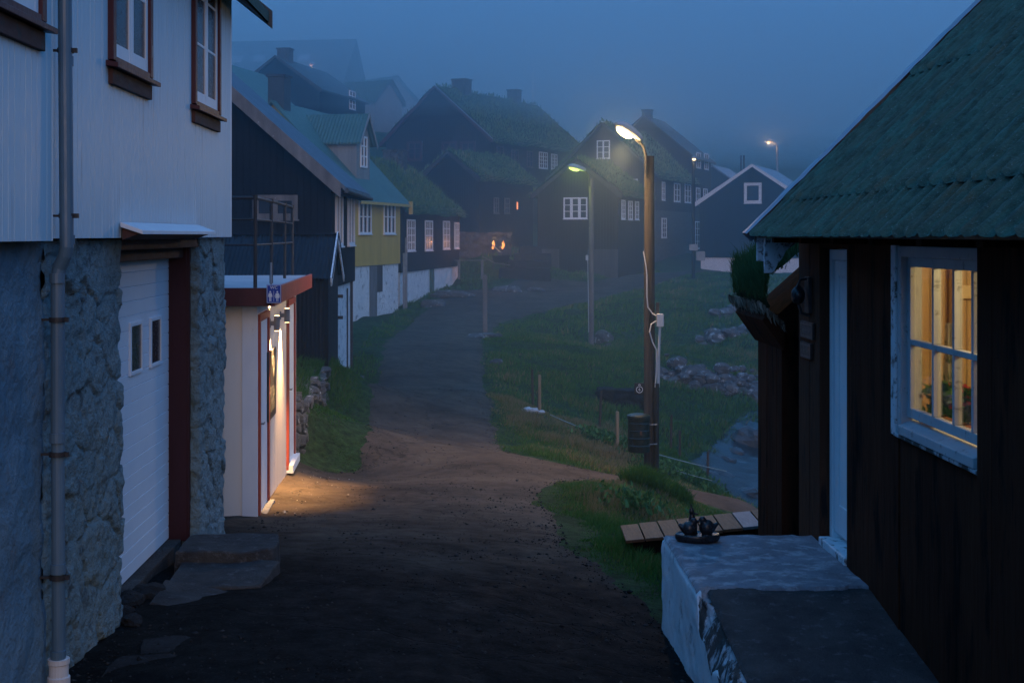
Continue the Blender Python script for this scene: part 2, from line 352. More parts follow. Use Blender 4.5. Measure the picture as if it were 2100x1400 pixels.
def road_material():
    N = NT('worn_asphalt'); tc = N.n('ShaderNodeTexCoord')
    n1 = N.n('ShaderNodeTexNoise', {0: (tc, 3), 'Scale': .9, 'Detail': 8, 'Roughness': .6})
    n2 = N.n('ShaderNodeTexNoise', {0: (tc, 3), 'Scale': 55., 'Detail': 4, 'Roughness': .7})
    n4 = N.n('ShaderNodeTexNoise', {0: (tc, 3), 'Scale': 4.5, 'Detail': 8, 'Roughness': .7})
    vo = N.n('ShaderNodeTexVoronoi', {0: (tc, 3), 'Scale': 70.})
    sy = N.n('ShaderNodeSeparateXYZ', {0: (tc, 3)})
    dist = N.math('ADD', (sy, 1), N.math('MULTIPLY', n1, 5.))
    wet = N.n('ShaderNodeMapRange', {0: dist, 1: 12.5, 2: 19.5, 3: 0., 4: 1.}); wet.clamp = True   # near stretch darkened, lamp-lit stretch beyond lightened: shade and light in the colour
    far_col = N.ramp(n1, [(.3, (.040,.032,.026)), (.55, (.078,.060,.046)), (.75, (.11,.086,.062))])  # colour farther on, lightened for the lamp pool
    new = N.ramp(n1, [(.3, (.003,.003,.0032)), (.55, (.006,.0057,.0055)), (.75, (.012,.011,.010))])  # near colour, foreground shade painted in
    c = N.mix((wet, 0), (new, 0), (far_col, 0))
    c = N.mix(N.ramp(n4, [(.50, 0), (.66, .4)]), (c, 0), N.mix(1, (c, 0), (.35,.35,.36), 'MULTIPLY'))
    speck = N.ramp((vo, 1), [(.70, 0), (1., .9)])
    c = N.mix(N.math('MULTIPLY', speck, .22), (c, 0), (.07,.068,.062))
    # cracks
    wv = N.n('ShaderNodeVectorMath', {0: (tc, 3), 1: N.n('ShaderNodeVectorMath', {0: (N.n('ShaderNodeTexNoise', {0: (tc, 3), 'Scale': 2.2, 'Detail': 6}), 1), 3: .9}, operation='SCALE')}, operation='ADD')
    v2 = N.n('ShaderNodeTexVoronoi', {0: wv, 'Scale': .42}, feature='DISTANCE_TO_EDGE')
    crack = N.ramp(v2, [(.002, 1), (.009, 0)])
    c = N.mix(N.math('MULTIPLY', crack, .45), (c, 0), (.008,.008,.008))
    h = N.math('ADD', N.math('MULTIPLY', n2, .6), N.math('MULTIPLY', n4, .45))
    h = N.math('SUBTRACT', h, N.math('MULTIPLY', crack, .8))
    bp = N.n('ShaderNodeBump', {'Strength': .7, 'Distance': .012, 'Height': h})
    rr = N.ramp(n4, [(.35, .70), (.65, .95)])
    b = N.n('ShaderNodeBsdfPrincipled', {'Base Color': (c, 0), 'Roughness': rr, 'Specular IOR Level': .06, 'Normal': bp})
    N.n('ShaderNodeOutputMaterial', {0: b}); return N.m
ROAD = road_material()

def water_material():
    N = NT('stream_water'); tc = N.n('ShaderNodeTexCoord')
    mp = N.n('ShaderNodeMapping', {0: (tc, 3), 3: (1.2, 3.5, 1)})
    n = N.n('ShaderNodeTexNoise', {0: mp, 'Scale': 2.2, 'Detail': 6})
    foam = N.ramp(n, [(.58, 0), (.80, .5)])
    c = N.mix(N.math('MULTIPLY', foam, .6), (.008,.014,.018), (.28,.32,.36))
    bp = N.n('ShaderNodeBump', {'Strength': .5, 'Distance': .06, 'Height': n})
    b = N.n('ShaderNodeBsdfPrincipled', {'Base Color': (c, 0), 'Roughness': .25, 'Specular IOR Level': .35, 'Normal': bp})
    N.n('ShaderNodeOutputMaterial', {0: b}); return N.m
WATER = water_material()

def copper_roof_material():
    N = NT('lichened_green_sheet'); tc = N.n('ShaderNodeTexCoord')
    st = N.n('ShaderNodeMapping', {0: (tc, 3), 3: (.8, 6, .8)})
    n1 = N.n('ShaderNodeTexNoise', {0: st, 'Scale': 1.6, 'Detail': 8, 'Roughness': .65})
    n2 = N.n('ShaderNodeTexNoise', {0: (tc, 3), 'Scale': 9., 'Detail': 10, 'Roughness': .72})
    n3 = N.n('ShaderNodeTexNoise', {0: (tc, 3), 'Scale': 2.3, 'Detail': 9, 'Roughness': .7})
    n5 = N.n('ShaderNodeTexNoise', {0: (tc, 3), 'Scale': 70., 'Detail': 5, 'Roughness': .7})
    c = N.ramp(n1, [(.3, (.078,.090,.056)), (.5, (.070,.118,.074)), (.68, (.055,.165,.115))])
    c = N.mix(N.ramp(n2, [(.46, 0), (.62, .85)]), (c, 0), (.030,.060,.036))
    c = N.mix(N.ramp(n3, [(.56, 0), (.72, .8)]), (c, 0), (.14,.085,.03))
    c = N.mix(N.ramp(n5, [(.60, 0), (.68, .6)]), (c, 0), (.30,.36,.31))
    h = N.math('ADD', n2, N.math('MULTIPLY', n5, .6))
    bp = N.n('ShaderNodeBump', {'Strength': 1., 'Distance': .03, 'Height': h})
    b = N.n('ShaderNodeBsdfPrincipled', {'Base Color': (c, 0), 'Roughness': .75, 'Specular IOR Level': .35, 'Normal': bp})
    N.n('ShaderNodeOutputMaterial', {0: b}); return N.m
COPPER = copper_roof_material()

def clear_glass():
    N = NT('clear_window_glass')
    t = N.n('ShaderNodeBsdfTransparent', {0: (.93,.94,.93,1)}); g = N.n('ShaderNodeBsdfGlossy', {0: (1,1,1,1), 1: .03})
    f = N.n('ShaderNodeFresnel', {0: 1.45}); mx = N.n('ShaderNodeMixShader', {0: N.math('MULTIPLY', f, .6), 1: t, 2: g})
    N.n('ShaderNodeOutputMaterial', {0: mx}); return N.m
GLASS_CLEAR = clear_glass()
LENS_WARM = emis('lit_lamp_lens', (1, .66, .27), 75)
LENS_DIM = emis('lit_dim_lens', (1, .66, .50), .9)
LENS_GREEN = emis('lit_green_lens', (.80, 1, .16), 3)
LENS_FAR = emis('lit_far_lens', (1, .62, .30), 6)
SCONCE_GLOW = emis('lit_sconce_glass', (1, .60, .26), 12)
FLAME = emis('burning_flame', (1, .34, .07), 2.2)

# ================================================================== terrain
CP = np.array([
 (-2.2,3,-2.3),(0,3,-2.2),(1.5,3,-2.3),(3,3,-2.4),(-2.2,7,-2.43),(0,7,-2.45),(1.4,7,-2.75),
 (-2.2,9,-2.52),(0,9.8,-2.62),(1.4,9.8,-2.86),(2.6,9.8,-2.95),(-2.2,12.6,-2.8),(0,13,-2.9),(1.6,13.2,-3.12),(3,13,-3.35),
 (-2.3,14.5,-3.0),(-2.5,19,-3.18),(0,17,-3.2),(2,17,-3.48),(0,20,-3.3),(2.8,21.3,-3.86),(3.3,19.4,-3.8),(1.5,21,-3.55),(4.1,20,-3.95),
 (-6,5,-2.4),(-8,12,-2.6),(-10,20,-2.3),(-2.35,20,-3.18),(-2.95,20.5,-2.35),(-3.6,22,-2.2),(-3.4,26,-2.3),(-2.75,26.5,-2.55),(-2.45,24,-3.14),
 (-2.5,27.5,-3.1),(-2.8,33,-3.1),(0,28,-3.2),(.3,35,-3.12),(.3,42,-3.1),(1.37,27.8,-3.6),(2.65,25,-3.95),(2.74,29.5,-4.2),(3.95,27.2,-4.4),(4.54,26.4,-4.6),
 (5.3,28.7,-5.05),(6.8,32.8,-5.05),(5.5,26.5,-5.1),(6,22,-5.2),(7,18,-5.3),(9,37,-4.9),(5.76,34.5,-4.35),(4.2,33,-4.3),(6.5,38,-3.85),(9,44,-3.3),
 (2.06,43.7,-3.4),(3.9,45,-3.65),(5.5,42,-3.75),(9.5,50,-3.0),(6.2,52.8,-2.65),(9.6,62,-2.35),(.7,47.4,-3.05),(2.4,51.4,-2.88),(4.5,55,-2.72),(7,60.5,-2.5),
 (-2.4,45,-3.05),(-1.9,50,-2.95),(-1.3,56,-2.7),(-.2,60,-2.5),(3,65,-2.4),(6,60,-2.5),(9.5,72,-2.0),(13.7,81,-2.1),(18,82,-2.3),
 (1.25,67,-1.4),(-.5,66,-2.0),(2.5,70,-1.0),(1,74,-.4),(-2,75,-.2),(5,73,-1.6),
 (-1,86,1.2),(6,95,1.2),(10,88,-.8),(16,95,-1.2),(20,108,-.6),
 (-6,31,-3.1),(-8,50,-2.9),(-6,58,-2.6),(-12.9,65,3.2),(-11.6,81,6),(-6,100,7),(-6.6,123,9),(-17,120,10),(-25,118,10.5),
 (-60,120,13),(0,130,7.5),(40,130,5),(0,200,18),(80,200,15),(-80,220,30),(0,300,30),(110,300,30),(-110,350,45),(0,450,42),(150,450,44),
 (40,60,1.5),(60,30,0),(25,45,-1.0),(16,30,-3),(14,22,-3.6),(30,10,-1.5),(30,-30,0),(-20,35,-1),(-30,60,4),(-40,10,-1),(-40,-30,0),(0,-30,-1.2),(8,8,-3.4),(6,3,-3)], float)
def _tps(P):
    n = len(P); S = 20.
    A = P[:, :2]/S; d = np.linalg.norm(A[:,None]-A[None], axis=2); K = np.where(d > 0, d*d*np.log(d+1e-12), 0)
    L = np.zeros((n+3, n+3)); L[:n,:n] = K+np.eye(n)*1e-5; L[:n,n] = 1; L[:n,n+1:] = A; L[n,:n] = 1; L[n+1:,:n] = A.T
    w = np.linalg.solve(L, np.r_[P[:,2], 0, 0, 0])
    def f(x, y):
        x = np.asarray(x, float); y = np.asarray(y, float); sh = x.shape; q = np.stack([x.ravel(), y.ravel()], 1)/S; out = np.empty(len(q))
        for i in range(0, len(q), 20000):
            c = q[i:i+20000]; dd = np.linalg.norm(c[:,None]-A[None], axis=2); k = np.where(dd > 0, dd*dd*np.log(dd+1e-12), 0)
            out[i:i+20000] = k @ w[:n] + w[n] + c @ w[n+1:]
        return out.reshape(sh)
    return f
_base = _tps(CP)
def poly_sd(x, y, poly):
    """signed distance to a polygon, positive inside"""
    x = np.asarray(x, float); y = np.asarray(y, float); d = np.full(x.shape, 1e9); ins = np.zeros(x.shape, bool)
    n = len(poly)
    for i in range(n):
        (ax, ay), (bx, by) = poly[i], poly[(i+1) % n]
        ex, ey = bx-ax, by-ay; t = np.clip(((x-ax)*ex+(y-ay)*ey)/(ex*ex+ey*ey+1e-12), 0, 1)
        d = np.minimum(d, np.hypot(x-ax-t*ex, y-ay-t*ey))
        if ay != by: ins ^= ((ay > y) != (by > y)) & (x < (bx-ax)*(y-ay)/(by-ay)+ax)
    return np.where(ins, d, -d)
ROADPOLY = [(-2.6,-3),(-2.5,9),(-2.6,14.5),(-2.65,18.9),(-2.45,19.35),(-2.0,19.5),(-1.62,19.9),(-1.68,22),(-1.9,26),(-2.15,31),(-2.3,36),(-2.3,42),(-1.95,50),(-1.35,57),(-.5,62),
 (2.7,66.3),(5.9,65.8),(8.5,70),(12.5,80),(15,83),(15,79),(10.5,69),(7.2,60.8),(4.6,55),(2.5,51.2),(.9,47.4),(.32,42),(.28,33),(.38,25.2),(.46,22.9),(.75,21.7),(1.4,21.2),(2.1,20.75),(2.7,20.6),(3.3,20.55),(4.3,20.1),(6,19),
 (6,17.6),(4.1,18.9),(3.3,19.3),(2.5,19.5),(1.8,19.3),(1.25,18.6),(.9,17.6),(.82,16.6),(.95,14.9),(.9,13.2),(1.1,12),(1.35,10.4),(1.6,9),(2.5,6),(2.6,-3)]
STREAM = [(3.9,16),(4.6,20),(4.75,24),(4.55,27),(4.75,29),(5.9,32),(7.2,35),(8.6,38.5),(10.5,42),(12,41),(9.8,37),(8.3,33.5),(7.0,30.5),(6.3,27.5),(6.6,24),(7,20),(7.5,16)]
def terrain(x, y):
    x = np.asarray(x, float); y = np.asarray(y, float)
    z = _base(x, y)
    far = np.clip((y-70)/120, 0, 1)
    off = np.clip(-poly_sd(x, y, ROADPOLY)/.8, 0, 1)
    z = z+off*((.13+.10*np.clip((y-22)/8, 0, 1))*fbm(x*.8, y*.8, 0, 4, 3)+.045*fbm(x*3.1, y*3.1, 0, 3, 9))+far*2.5*fbm(x*.03, y*.03, 0, 5, 5)
    z = z+.16*np.exp(-((x-1.75)**2/.5+(y-17.4)**2/1.1))+.15*np.exp(-((x-2.52)**2/.16+(y-18.75)**2/.30))+.10*np.exp(-((x-1.5)**2/.2+(y-13.2)**2/1.2))
    sd = poly_sd(x, y, STREAM); z = np.where(sd > -.6, z-.16*np.clip((sd+.6)/.8, 0, 1), z)
    return z
def gz(x, y): return float(terrain(np.array([x]), np.array([y]))[0])

def axis(segs):
    out = []
    for a, b, st in segs: out += list(np.arange(a, b, st))
    return np.array(out)
gx = axis([(-400,-100,30),(-100,-30,7),(-30,-6,1.2),(-6,10,.16),(10,24,.6),(24,60,3),(60,400,30)])
gy = axis([(-60,-8,6),(-8,2,1),(2,40,.16),(40,75,.35),(75,140,1.6),(140,300,6),(300,720,25)])
GXX, GYY = np.meshgrid(gx, gy, indexing='ij')
GZ = terrain(GXX, GYY)
g = np_mesh('ground', np.stack([GXX.ravel(), GYY.ravel(), GZ.ravel()], 1), grid_faces(len(gx), len(gy)), GROUND, smooth=True)
tag(g, kind='structure')

# the lane: a sheet that dips under the turf where its ragged edge ends
def lane():
    xs = np.arange(-2.9, 16, .11); ys = np.concatenate([np.arange(0, 30, .11), np.arange(30, 86, .3)])
    X, Y = np.meshgrid(xs, ys, indexing='ij')
    sd = poly_sd(X, Y, ROADPOLY)+.16*fbm(X*1.7, Y*1.7, 0, 4, 21)+.05*fbm(X*7, Y*7, 0, 2, 25)
    Z = terrain(X, Y)+np.clip(sd*.12, -.05, .02)+np.where(sd > 0, .012*fbm(X*2.5, Y*2.5, 0, 3, 31), 0)
    keep = sd > -.4
    f = grid_faces(len(xs), len(ys)); k = keep.ravel(); f = f[k[f].all(1)]
    used = np.unique(f); rm = np.full(X.size, -1); rm[used] = np.arange(len(used))
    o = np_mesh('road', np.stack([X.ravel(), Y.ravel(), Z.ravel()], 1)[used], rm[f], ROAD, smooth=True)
    tag(o, kind='structure')
lane()
# stream
def stream():
    xs = np.arange(3, 13, .1); ys = np.arange(15, 43, .1)
    X, Y = np.meshgrid(xs, ys, indexing='ij'); sd = poly_sd(X, Y, STREAM)
    Z = _base(X, Y)-.02+.03*fbm(X*1.1, Y*1.1, 0, 4, 44)+.035*fbm(X*3.2, Y*3.2, 0, 3, 46)
    keep = sd > -.3; f = grid_faces(len(xs), len(ys)); f = f[keep.ravel()[f].all(1)]
    used = np.unique(f); rm = np.full(X.size, -1); rm[used] = np.arange(len(used))
    o = np_mesh('stream', np.stack([X.ravel(), Y.ravel(), Z.ravel()], 1)[used], rm[f], WATER, smooth=True); tag(o, kind='structure')
stream()

# ------------------------------------------------------------------ grass
def blades(name, P, H, W, mat_, parent=None, lean=.45, tint=None, seed=1, lean_dir=None, two=True):
    """P (n,3) roots; every blade is a bent two-piece strip"""
    r = np.random.default_rng(seed); n = len(P)
    a = r.uniform(0, 2*np.pi, n); t = np.stack([np.cos(a), np.sin(a), np.zeros(n)], 1)
    b = r.uniform(0, 2*np.pi, n); L = np.stack([np.cos(b), np.sin(b), np.zeros(n)], 1)*r.uniform(.1, 1, n)[:,None]*lean
    if lean_dir is not None: L = L+np.asarray(lean_dir)
    H = (np.asarray(H)*np.ones(n))[:,None]; W = np.asarray(W)*np.ones(n)
    up = np.array([0, 0, 1.])
    v0 = P-t*W[:,None]/2; v1 = P+t*W[:,None]/2
    tip = P+up*H+L*H*1.0
    if tint is None: tint = r.uniform(0, .8, n)
    if two:
        mid = P+up*H*.58+L*H*.32
        v2 = mid-t*W[:,None]*.38; v3 = mid+t*W[:,None]*.38
        V = np.stack([v0, v1, v2, v3, tip], 1).reshape(-1, 3); i = np.arange(n)*5
        Fc = np.concatenate([np.stack([i, i+1, i+3], 1), np.stack([i, i+3, i+2], 1), np.stack([i+2, i+3, i+4], 1)])
        return np_mesh(name, V, Fc, mat_, parent, tint=np.repeat(tint, 5))
    V = np.stack([v0, v1, tip], 1).reshape(-1, 3); i = np.arange(n)*3
    return np_mesh(name, V, np.stack([i, i+1, i+2], 1), mat_, parent, tint=np.repeat(tint, 3))

def meadow():
    r = np.random.default_rng(12); PX, PY, HH, TT, WW = [], [], [], [], []
    def scatter(x0, x1, y0, y1, n, h, w, dry=0., keep=None, tone=0.):
        x = r.uniform(x0, x1, n); y = r.uniform(y0, y1, n)
        sd = poly_sd(x, y, ROADPOLY)+.16*fbm(x*1.7, y*1.7, 0, 4, 21)
        ss = poly_sd(x, y, STREAM)
        cl = fbm(x*1.3, y*1.3, 0, 3, 71); big = fbm(x*.45, y*.45, 3, 3, 77)
        ok = (sd < r.uniform(-.12, .10, n)) & (ss < r.uniform(-.1, .25, n)) & (r.random(n) < .70+.7*cl)
        if keep is not None: ok &= keep(x, y)
        x, y, cl, sd, big = x[ok], y[ok], cl[ok], sd[ok], big[ok]
        edge = np.clip(-sd/.5, .35, 1)
        PX.append(x); PY.append(y); HH.append(h*r.uniform(.45, 1.25, len(x))*np.clip(1+1.3*cl, .3, 2.4)*edge); WW.append(np.full(len(x), w))
        dr = np.exp(-((x-(1.5+(28-y)*.33))/.45)**2)*((y > 20) & (y < 29))   # the dry fringe along the wire fence
        t = np.clip(.36+.55*cl+(.55*np.clip(big, -.2, 1) if dry else .2*big)+r.normal(0, .16, len(x))+dr*r.uniform(0, .75, len(x))+dry*r.random(len(x))**2+tone, 0, 1)
        TT.append(t)
    scatter(-2.6,-1.5,19.2,28,17000,.06,.012)
    scatter(-3.6,-2.55,19.8,27,9000,.16,.013)
    scatter(.7,4.2,16.2,20.6,46000,.062,.011, tone=.22)
    scatter(2.0,3.05,18.2,19.3,11000,.15,.012, keep=lambda x, y: ((x-2.52)/.5)**2+((y-18.75)/.5)**2 < 1, tone=-.45)  # tuft at the pole foot, shade of bin and pole darkened into its tint
    scatter(.85,2.4,10.2,16.2,26000,.08,.010, keep=lambda x, y: (x > .9) | (y > 15))
    scatter(.2,5.6,20.4,30,95000,.085,.014, dry=.25)
    scatter(3.8,4.7,17,21,5000,.2,.014, dry=.5)
    scatter(.2,9,30,46,75000,.105,.026, dry=.2)
    scatter(-2.9,-1.2,28,62,12000,.14,.024)
    scatter(.2,15,46,76,50000,.13,.05, dry=.1)
    scatter(-1.5,5,62,78,10000,.15,.05)
    scatter(-2.3,-1.5,5.5,9.2,900,.05,.008, keep=lambda x, y: (x < -1.75+.2*np.sin(y*5)))
    x, y = np.concatenate(PX), np.concatenate(PY)
    P = np.stack([x, y, terrain(x, y)-.01], 1)
    o = blades('grass', P, np.concatenate(HH), np.concatenate(WW), GRASS, tint=np.concatenate(TT), seed=5, lean=.7, lean_dir=(.12,-.05,0))
    tag(o, kind='stuff')
meadow()
# edge grit, flecks of shell and gravel
def gravel():
    r = np.random.default_rng(3); V, Fc, T = [], [], []
    n = 40000; y = 6+24*r.random(n)**1.9; x = r.uniform(-2.3, 2.4, n)
    sd = poly_sd(x, y, ROADPOLY); ok = (sd > -.04) & ((r.random(n) < .5) | (np.abs(sd-.12) < .16) | ((x > .2) & (y > 9) & (y < 15) & (r.random(n) < .7)))
    x, y = x[ok], y[ok]
    xs = r.normal(-2.05, .22, 260); ys = r.uniform(14.6, 19.2, 260); okk = xs > -2.3; x = np.r_[x, xs[okk]]; y = np.r_[y, ys[okk]]; nn = len(x)
    s = r.gamma(1.7, .0030, nn)+.0015; z = terrain(x, y)+.018
    octa = np.array([(1,0,0),(-1,0,0),(0,1,0),(0,-1,0),(0,0,.7),(0,0,-.7)]); of = np.array([(0,2,4),(2,1,4),(1,3,4),(3,0,4),(2,0,5),(1,2,5),(3,1,5),(0,3,5)])
    V = (octa[None]*s[:,None,None]*r.uniform(.6, 1.4, (nn, 6, 1))+np.stack([x, y, z], 1)[:,None]).reshape(-1, 3)
    Fc = (of[None]+np.arange(nn)[:,None,None]*6).reshape(-1, 3)
    t = np.where(y < 14, r.random(nn)**2*.42, r.random(nn)*.5); t[-int(okk.sum()):] = r.uniform(.4, 1, int(okk.sum()))
    m_ = tint_mat('gravel_grit', [(0,(.008,.008,.008)), (.25,(.03,.03,.03)), (.55,(.07,.068,.062)), (1,(.5,.5,.48))], .8, 0.)
    o = np_mesh('gravel', V, Fc, m_, tint=np.repeat(t, 6)); tag(o, kind='stuff')
gravel()
# ================================================================== near buildings
def rough_face(name, path, z0, z1, mat_, parent, step=.02, cell=(.34,.24), depth=.045, seed=1, closed_top=0., jitter=.3, rag=1.):
    """rubble masonry: a fine grid along a ground path, pushed out stone by stone"""
    P = np.array(path, float); seg = np.diff(P, axis=0); ln = np.hypot(seg[:,0], seg[:,1]); cum = np.r_[0, np.cumsum(ln)]
    s = np.linspace(0, cum[-1], max(4, int(cum[-1]/step)))
    x = np.interp(s, cum, P[:,0]); y = np.interp(s, cum, P[:,1])
    nrm = np.stack([seg[:,1], -seg[:,0]], 1)/ln[:,None]
    mid = (cum[:-1]+cum[1:])/2
    # normals blend over 5 cm at a corner
    k = np.clip(np.searchsorted(cum, s, side='right')-1, 0, len(ln)-1); N_ = nrm[k].copy()
    for i in range(1, len(ln)):
        w = np.clip((s-cum[i])/.05*.5+.5, 0, 1); m = np.abs(s-cum[i]) < .05
        N_[m] = (nrm[i-1][None]*(1-w[m])[:,None]+nrm[i][None]*w[m][:,None])
    N_ /= np.linalg.norm(N_, axis=1)[:,None]
    zb = np.array([z0(a, b) if callable(z0) else z0 for a, b in zip(x, y)]); zt = np.array([z1(a, b) if callable(z1) else z1 for a, b in zip(x, y)])
    nz = max(4, int((zt-zb).max()/step)); t = np.linspace(0, 1, nz)
    Z = zb[:,None]+(zt-zb)[:,None]*t[None]; S = s[:,None]*np.ones(nz)
    wx = S+.09*rag*fbm(S*3, Z*3, seed, 4, seed); wz = Z+.08*rag*fbm(S*3+9, Z*3, seed, 4, seed+3)
    f1, f2, cid = voronoi(wx/cell[0], wz/cell[1], seed)
    e = np.clip((f2-f1)/jitter, 0, 1); e = e*e*(3-2*e)
    fill = np.clip(.5+1.1*fbm(S*2.1, Z*2.1, 4, 3, seed+13), 0, 1)*(rag > 1)
    e = e+(1-e)*fill*.5
    h = depth*(e*(.55+.75*cid)-.5)+depth*(.55 if rag == 1 else .42)*fbm(S*5, Z*5, cid*9, 5, seed+7)+depth*(.22 if rag == 1 else .48)*fbm(S*17, Z*17, 0, 5, seed+9)
    V = np.stack([x[:,None]+N_[:,0:1]*h, y[:,None]+N_[:,1:2]*h, Z+.3*h*fbm(S*4, Z*4, 2, 2, 5)], -1)
    fc = grid_faces(len(s), nz)
    verts = V.reshape(-1, 3)
    if closed_top:
        top = V[:, -1].copy(); back = top.copy(); back[:,0] -= N_[:,0]*closed_top; back[:,1] -= N_[:,1]*closed_top
        n0 = len(verts); verts = np.r_[verts, back]; i = np.arange(len(s)-1)
        fc = np.r_[fc, np.stack([i*nz+nz-1, (i+1)*nz+nz-1, n0+i+1, n0+i], 1)]
    return np_mesh(name, verts, fc, mat_, parent, smooth=True)

def framed_window(parent, name, face_x, y0, y1, z0, z1, case_mat, sash_mat, glass, sign=1, casements=2, cols=1, rows=3, cw=.07, proud=.035, sill=True, label=None):
    """window in a wall parallel to the lane; sign=+1 looks towards +X"""
    X = lambda d: face_x+sign*d
    def bx(m, a, b, ya, yb, za, zb): m.box(min(X(a), X(b)), max(X(a), X(b)), ya, yb, za, zb)
    c = MB(); bx(c, -.02, proud, y0, y0+cw, z0, z1); bx(c, -.02, proud, y1-cw, y1, z0, z1); bx(c, -.02, proud+.004, y0, y1, z1, z1+cw); bx(c, -.02, proud-.004, y0+cw, y1-cw, z0-.01, z0+.03)
    w = c.build(name, case_mat, parent, bevel=.004)
    if label: w['label'] = label
    yi0, yi1 = y0+cw, y1-cw; cwid = (yi1-yi0)/casements
    for k in range(casements):
        a, b = yi0+k*cwid+.004, yi0+(k+1)*cwid-.004; s = MB(); fw = .05
        bx(s, -.015, proud-.02, a, a+fw, z0+.032, z1-.003); bx(s, -.015, proud-.02, b-fw, b, z0+.032, z1-.003)
        bx(s, -.015, proud-.022, a+fw, b-fw, z0+.032, z0+.032+fw*1.7); bx(s, -.015, proud-.022, a+fw, b-fw, z1-fw, z1-.003)
        for i in range(1, cols):
            m = a+fw+(b-a-2*fw)*i/cols; bx(s, -.012, proud-.028, m-.012, m+.012, z0+.1, z1-fw)
        for j in range(1, rows):
            m = z0+.032+fw*1.7+(z1-z0-fw*2.7)*j/rows; bx(s, -.012, proud-.027, a+fw, b-fw, m-.011, m+.011)
        s.build('sash', sash_mat, w, bevel=.003)
        p = MB(); bx(p, -.01, .004, a+fw*.5, b-fw*.5, z0+.06, z1-fw*.5); p.build('pane', glass, w)
    for zz in (z0+.18, z1-.2):
        h = MB(); h.tube([(X(proud-.005), y1-cw*.55, zz-.04), (X(proud-.005), y1-cw*.55, zz+.04)], .009, 6); h.build('hinge', STEEL, w)
    if sill:
        m = MB(); a = [(X(-.01), y0-.05, z0-.005), (X(.075), y0-.05, z0-.022), (X(.075), y0-.05, z0-.052), (X(-.01), y0-.05, z0-.04)]
        m.prism(a, (0, y1-y0+.10, 0)); m.build('sill', case_mat, w, bevel=.004)
        m = MB(); bx(m, -.01, .03, y0+.01, y1-.01, z0-.145, z0-.05); m.build('apron', RED_WOOD, w, bevel=.004)
    return w

# ------------------------------------------------------------------ white house on the left
LH = thing('timber_house', 'tall white boarded house on a rough stone basement, filling the left edge', 'house', (-3.5, 8.5, -2.6))
def siding(name, fx, y0, y1, z0, z1, bw=.083):
    V, Fc = [], []; m = MB(); y = y0; pts = []
    r = random.Random(4)
    while y < y1-.01:
        ye = min(y+bw*r.uniform(.96, 1.04), y1); o = r.uniform(-.0012, .0012)
        pts += [(fx+o, y+.003), (fx+o, ye-.006), (fx-.009, ye-.0045), (fx-.009, ye-.001)]; y = ye
    zs = np.linspace(z0, z1, 5); vs, fs = [], []
    for (px, py) in pts:
        for z in zs: vs.append((px, py, z))
    n = len(zs)
    for i in range(len(pts)-1):
        for j in range(n-1): fs.append((i*n+j, (i+1)*n+j, (i+1)*n+j+1, i*n+j+1))
    b = len(vs)  # lower lip
    for (px, py) in pts: vs.append((fx-.05, py, z0))
    for i in range(len(pts)-1): fs.append((i*n, b+i, b+i+1, (i+1)*n))
    m.add(vs, fs); return m.build(name, WHITE_SIDING, LH)
siding('wall', -2.16, 3.2, 7.04, -.03, 2.6); siding('wall', -2.2, 7.04, 12.5, -.018, 2.6)
MB().box(-7.5, -2.24, 3.2, 12.47, -.01, 2.59).box(-2.24, -2.2, 12.44, 12.498, -.014, 2.6).build('wall_core', WHITE_PAINT, LH)
MB().box(-7.4, -2.62, 3.3, 12.4, -3.4, -.012).build('basement_core', GREY_STONE, LH)
rough_face('plaster_wall', [(-2.235, 3.2), (-2.235, 7.15), (-2.5, 7.16)], -3.0, -.035, PLASTER, LH, .03, (1.1,.9), .035, 31, jitter=.8)
rough_face('stone_wall', [(-2.27, 7.12), (-2.27, 8.80), (-2.62, 8.80)], -3.1, -.03, STONE_PAINT, LH, .016, (.40,.30), .042, 11, jitter=.10, rag=1.35)
rough_face('stone_wall', [(-2.66, 11.32), (-2.27, 11.32), (-2.27, 12.46), (-2.7, 12.46)], -3.3, -.03, STONE_PAINT, LH, .016, (.36,.28), .042, 17, jitter=.10, rag=1.35)
# garage door
gd = MB(); y0, y1 = 8.7, 11.28; z = -2.5; vs, fs = [], []; prof = []
while z < -.14:
    zt = min(z+.106, -.13); prof += [(-2.5, z+.006), (-2.5, zt-.004), (-2.507, zt-.002), (-2.507, zt)]; z = zt
for (px, pz) in prof: vs += [(px, y0, pz), (px, y1, pz)]
for i in range(len(prof)-1): fs.append((2*i, 2*i+1, 2*i+3, 2*i+2))
gd.add(vs, fs); door = gd.build('garage_door', DOOR_WHITE, LH)
for (a, b) in ((9.97, 10.28), (10.60, 10.91)):
    f = MB(); za, zb = -1.0, -.67
    for (ya, yb, zc, zd) in ((a-.03, a, za-.03, zb+.03), (b, b+.03, za-.03, zb+.03), (a, b, zb, zb+.03), (a, b, za-.03, za)): f.box(-2.51, -2.482, ya, yb, zc, zd)
    w = f.build('window', DOOR_WHITE, door, bevel=.004); MB().box(-2.504, -2.494, a, b, za, zb).build('pane', GLASS_DARK, w)
MB().box(-2.53, -2.35, 11.255, 11.30, -2.52, -.10).build('door_jamb', JAMB, LH, bevel=.004)
MB().box(-2.36, -2.33, 11.262, 11.31, -2.52, -.10).build('door_jamb', JAMB, LH, bevel=.004)
MB().box(-2.42, -2.27, 8.68, 11.55, -.10, -.028).build('lintel_beam', RED_WOOD, LH, bevel=.008)
MB().box(-2.50, -2.38, 8.68, 11.28, -.185, -.104).build('lintel_beam', RED_WOOD, LH, bevel=.008)
MB().prism([(-2.19, 8.5, .082), (-2.05, 8.5, .030), (-2.05, 8.5, .004), (-2.19, 8.5, .05)], (0, 2.42, 0)).build('door_hood', WHITE_PAINT, LH, bevel=.003)
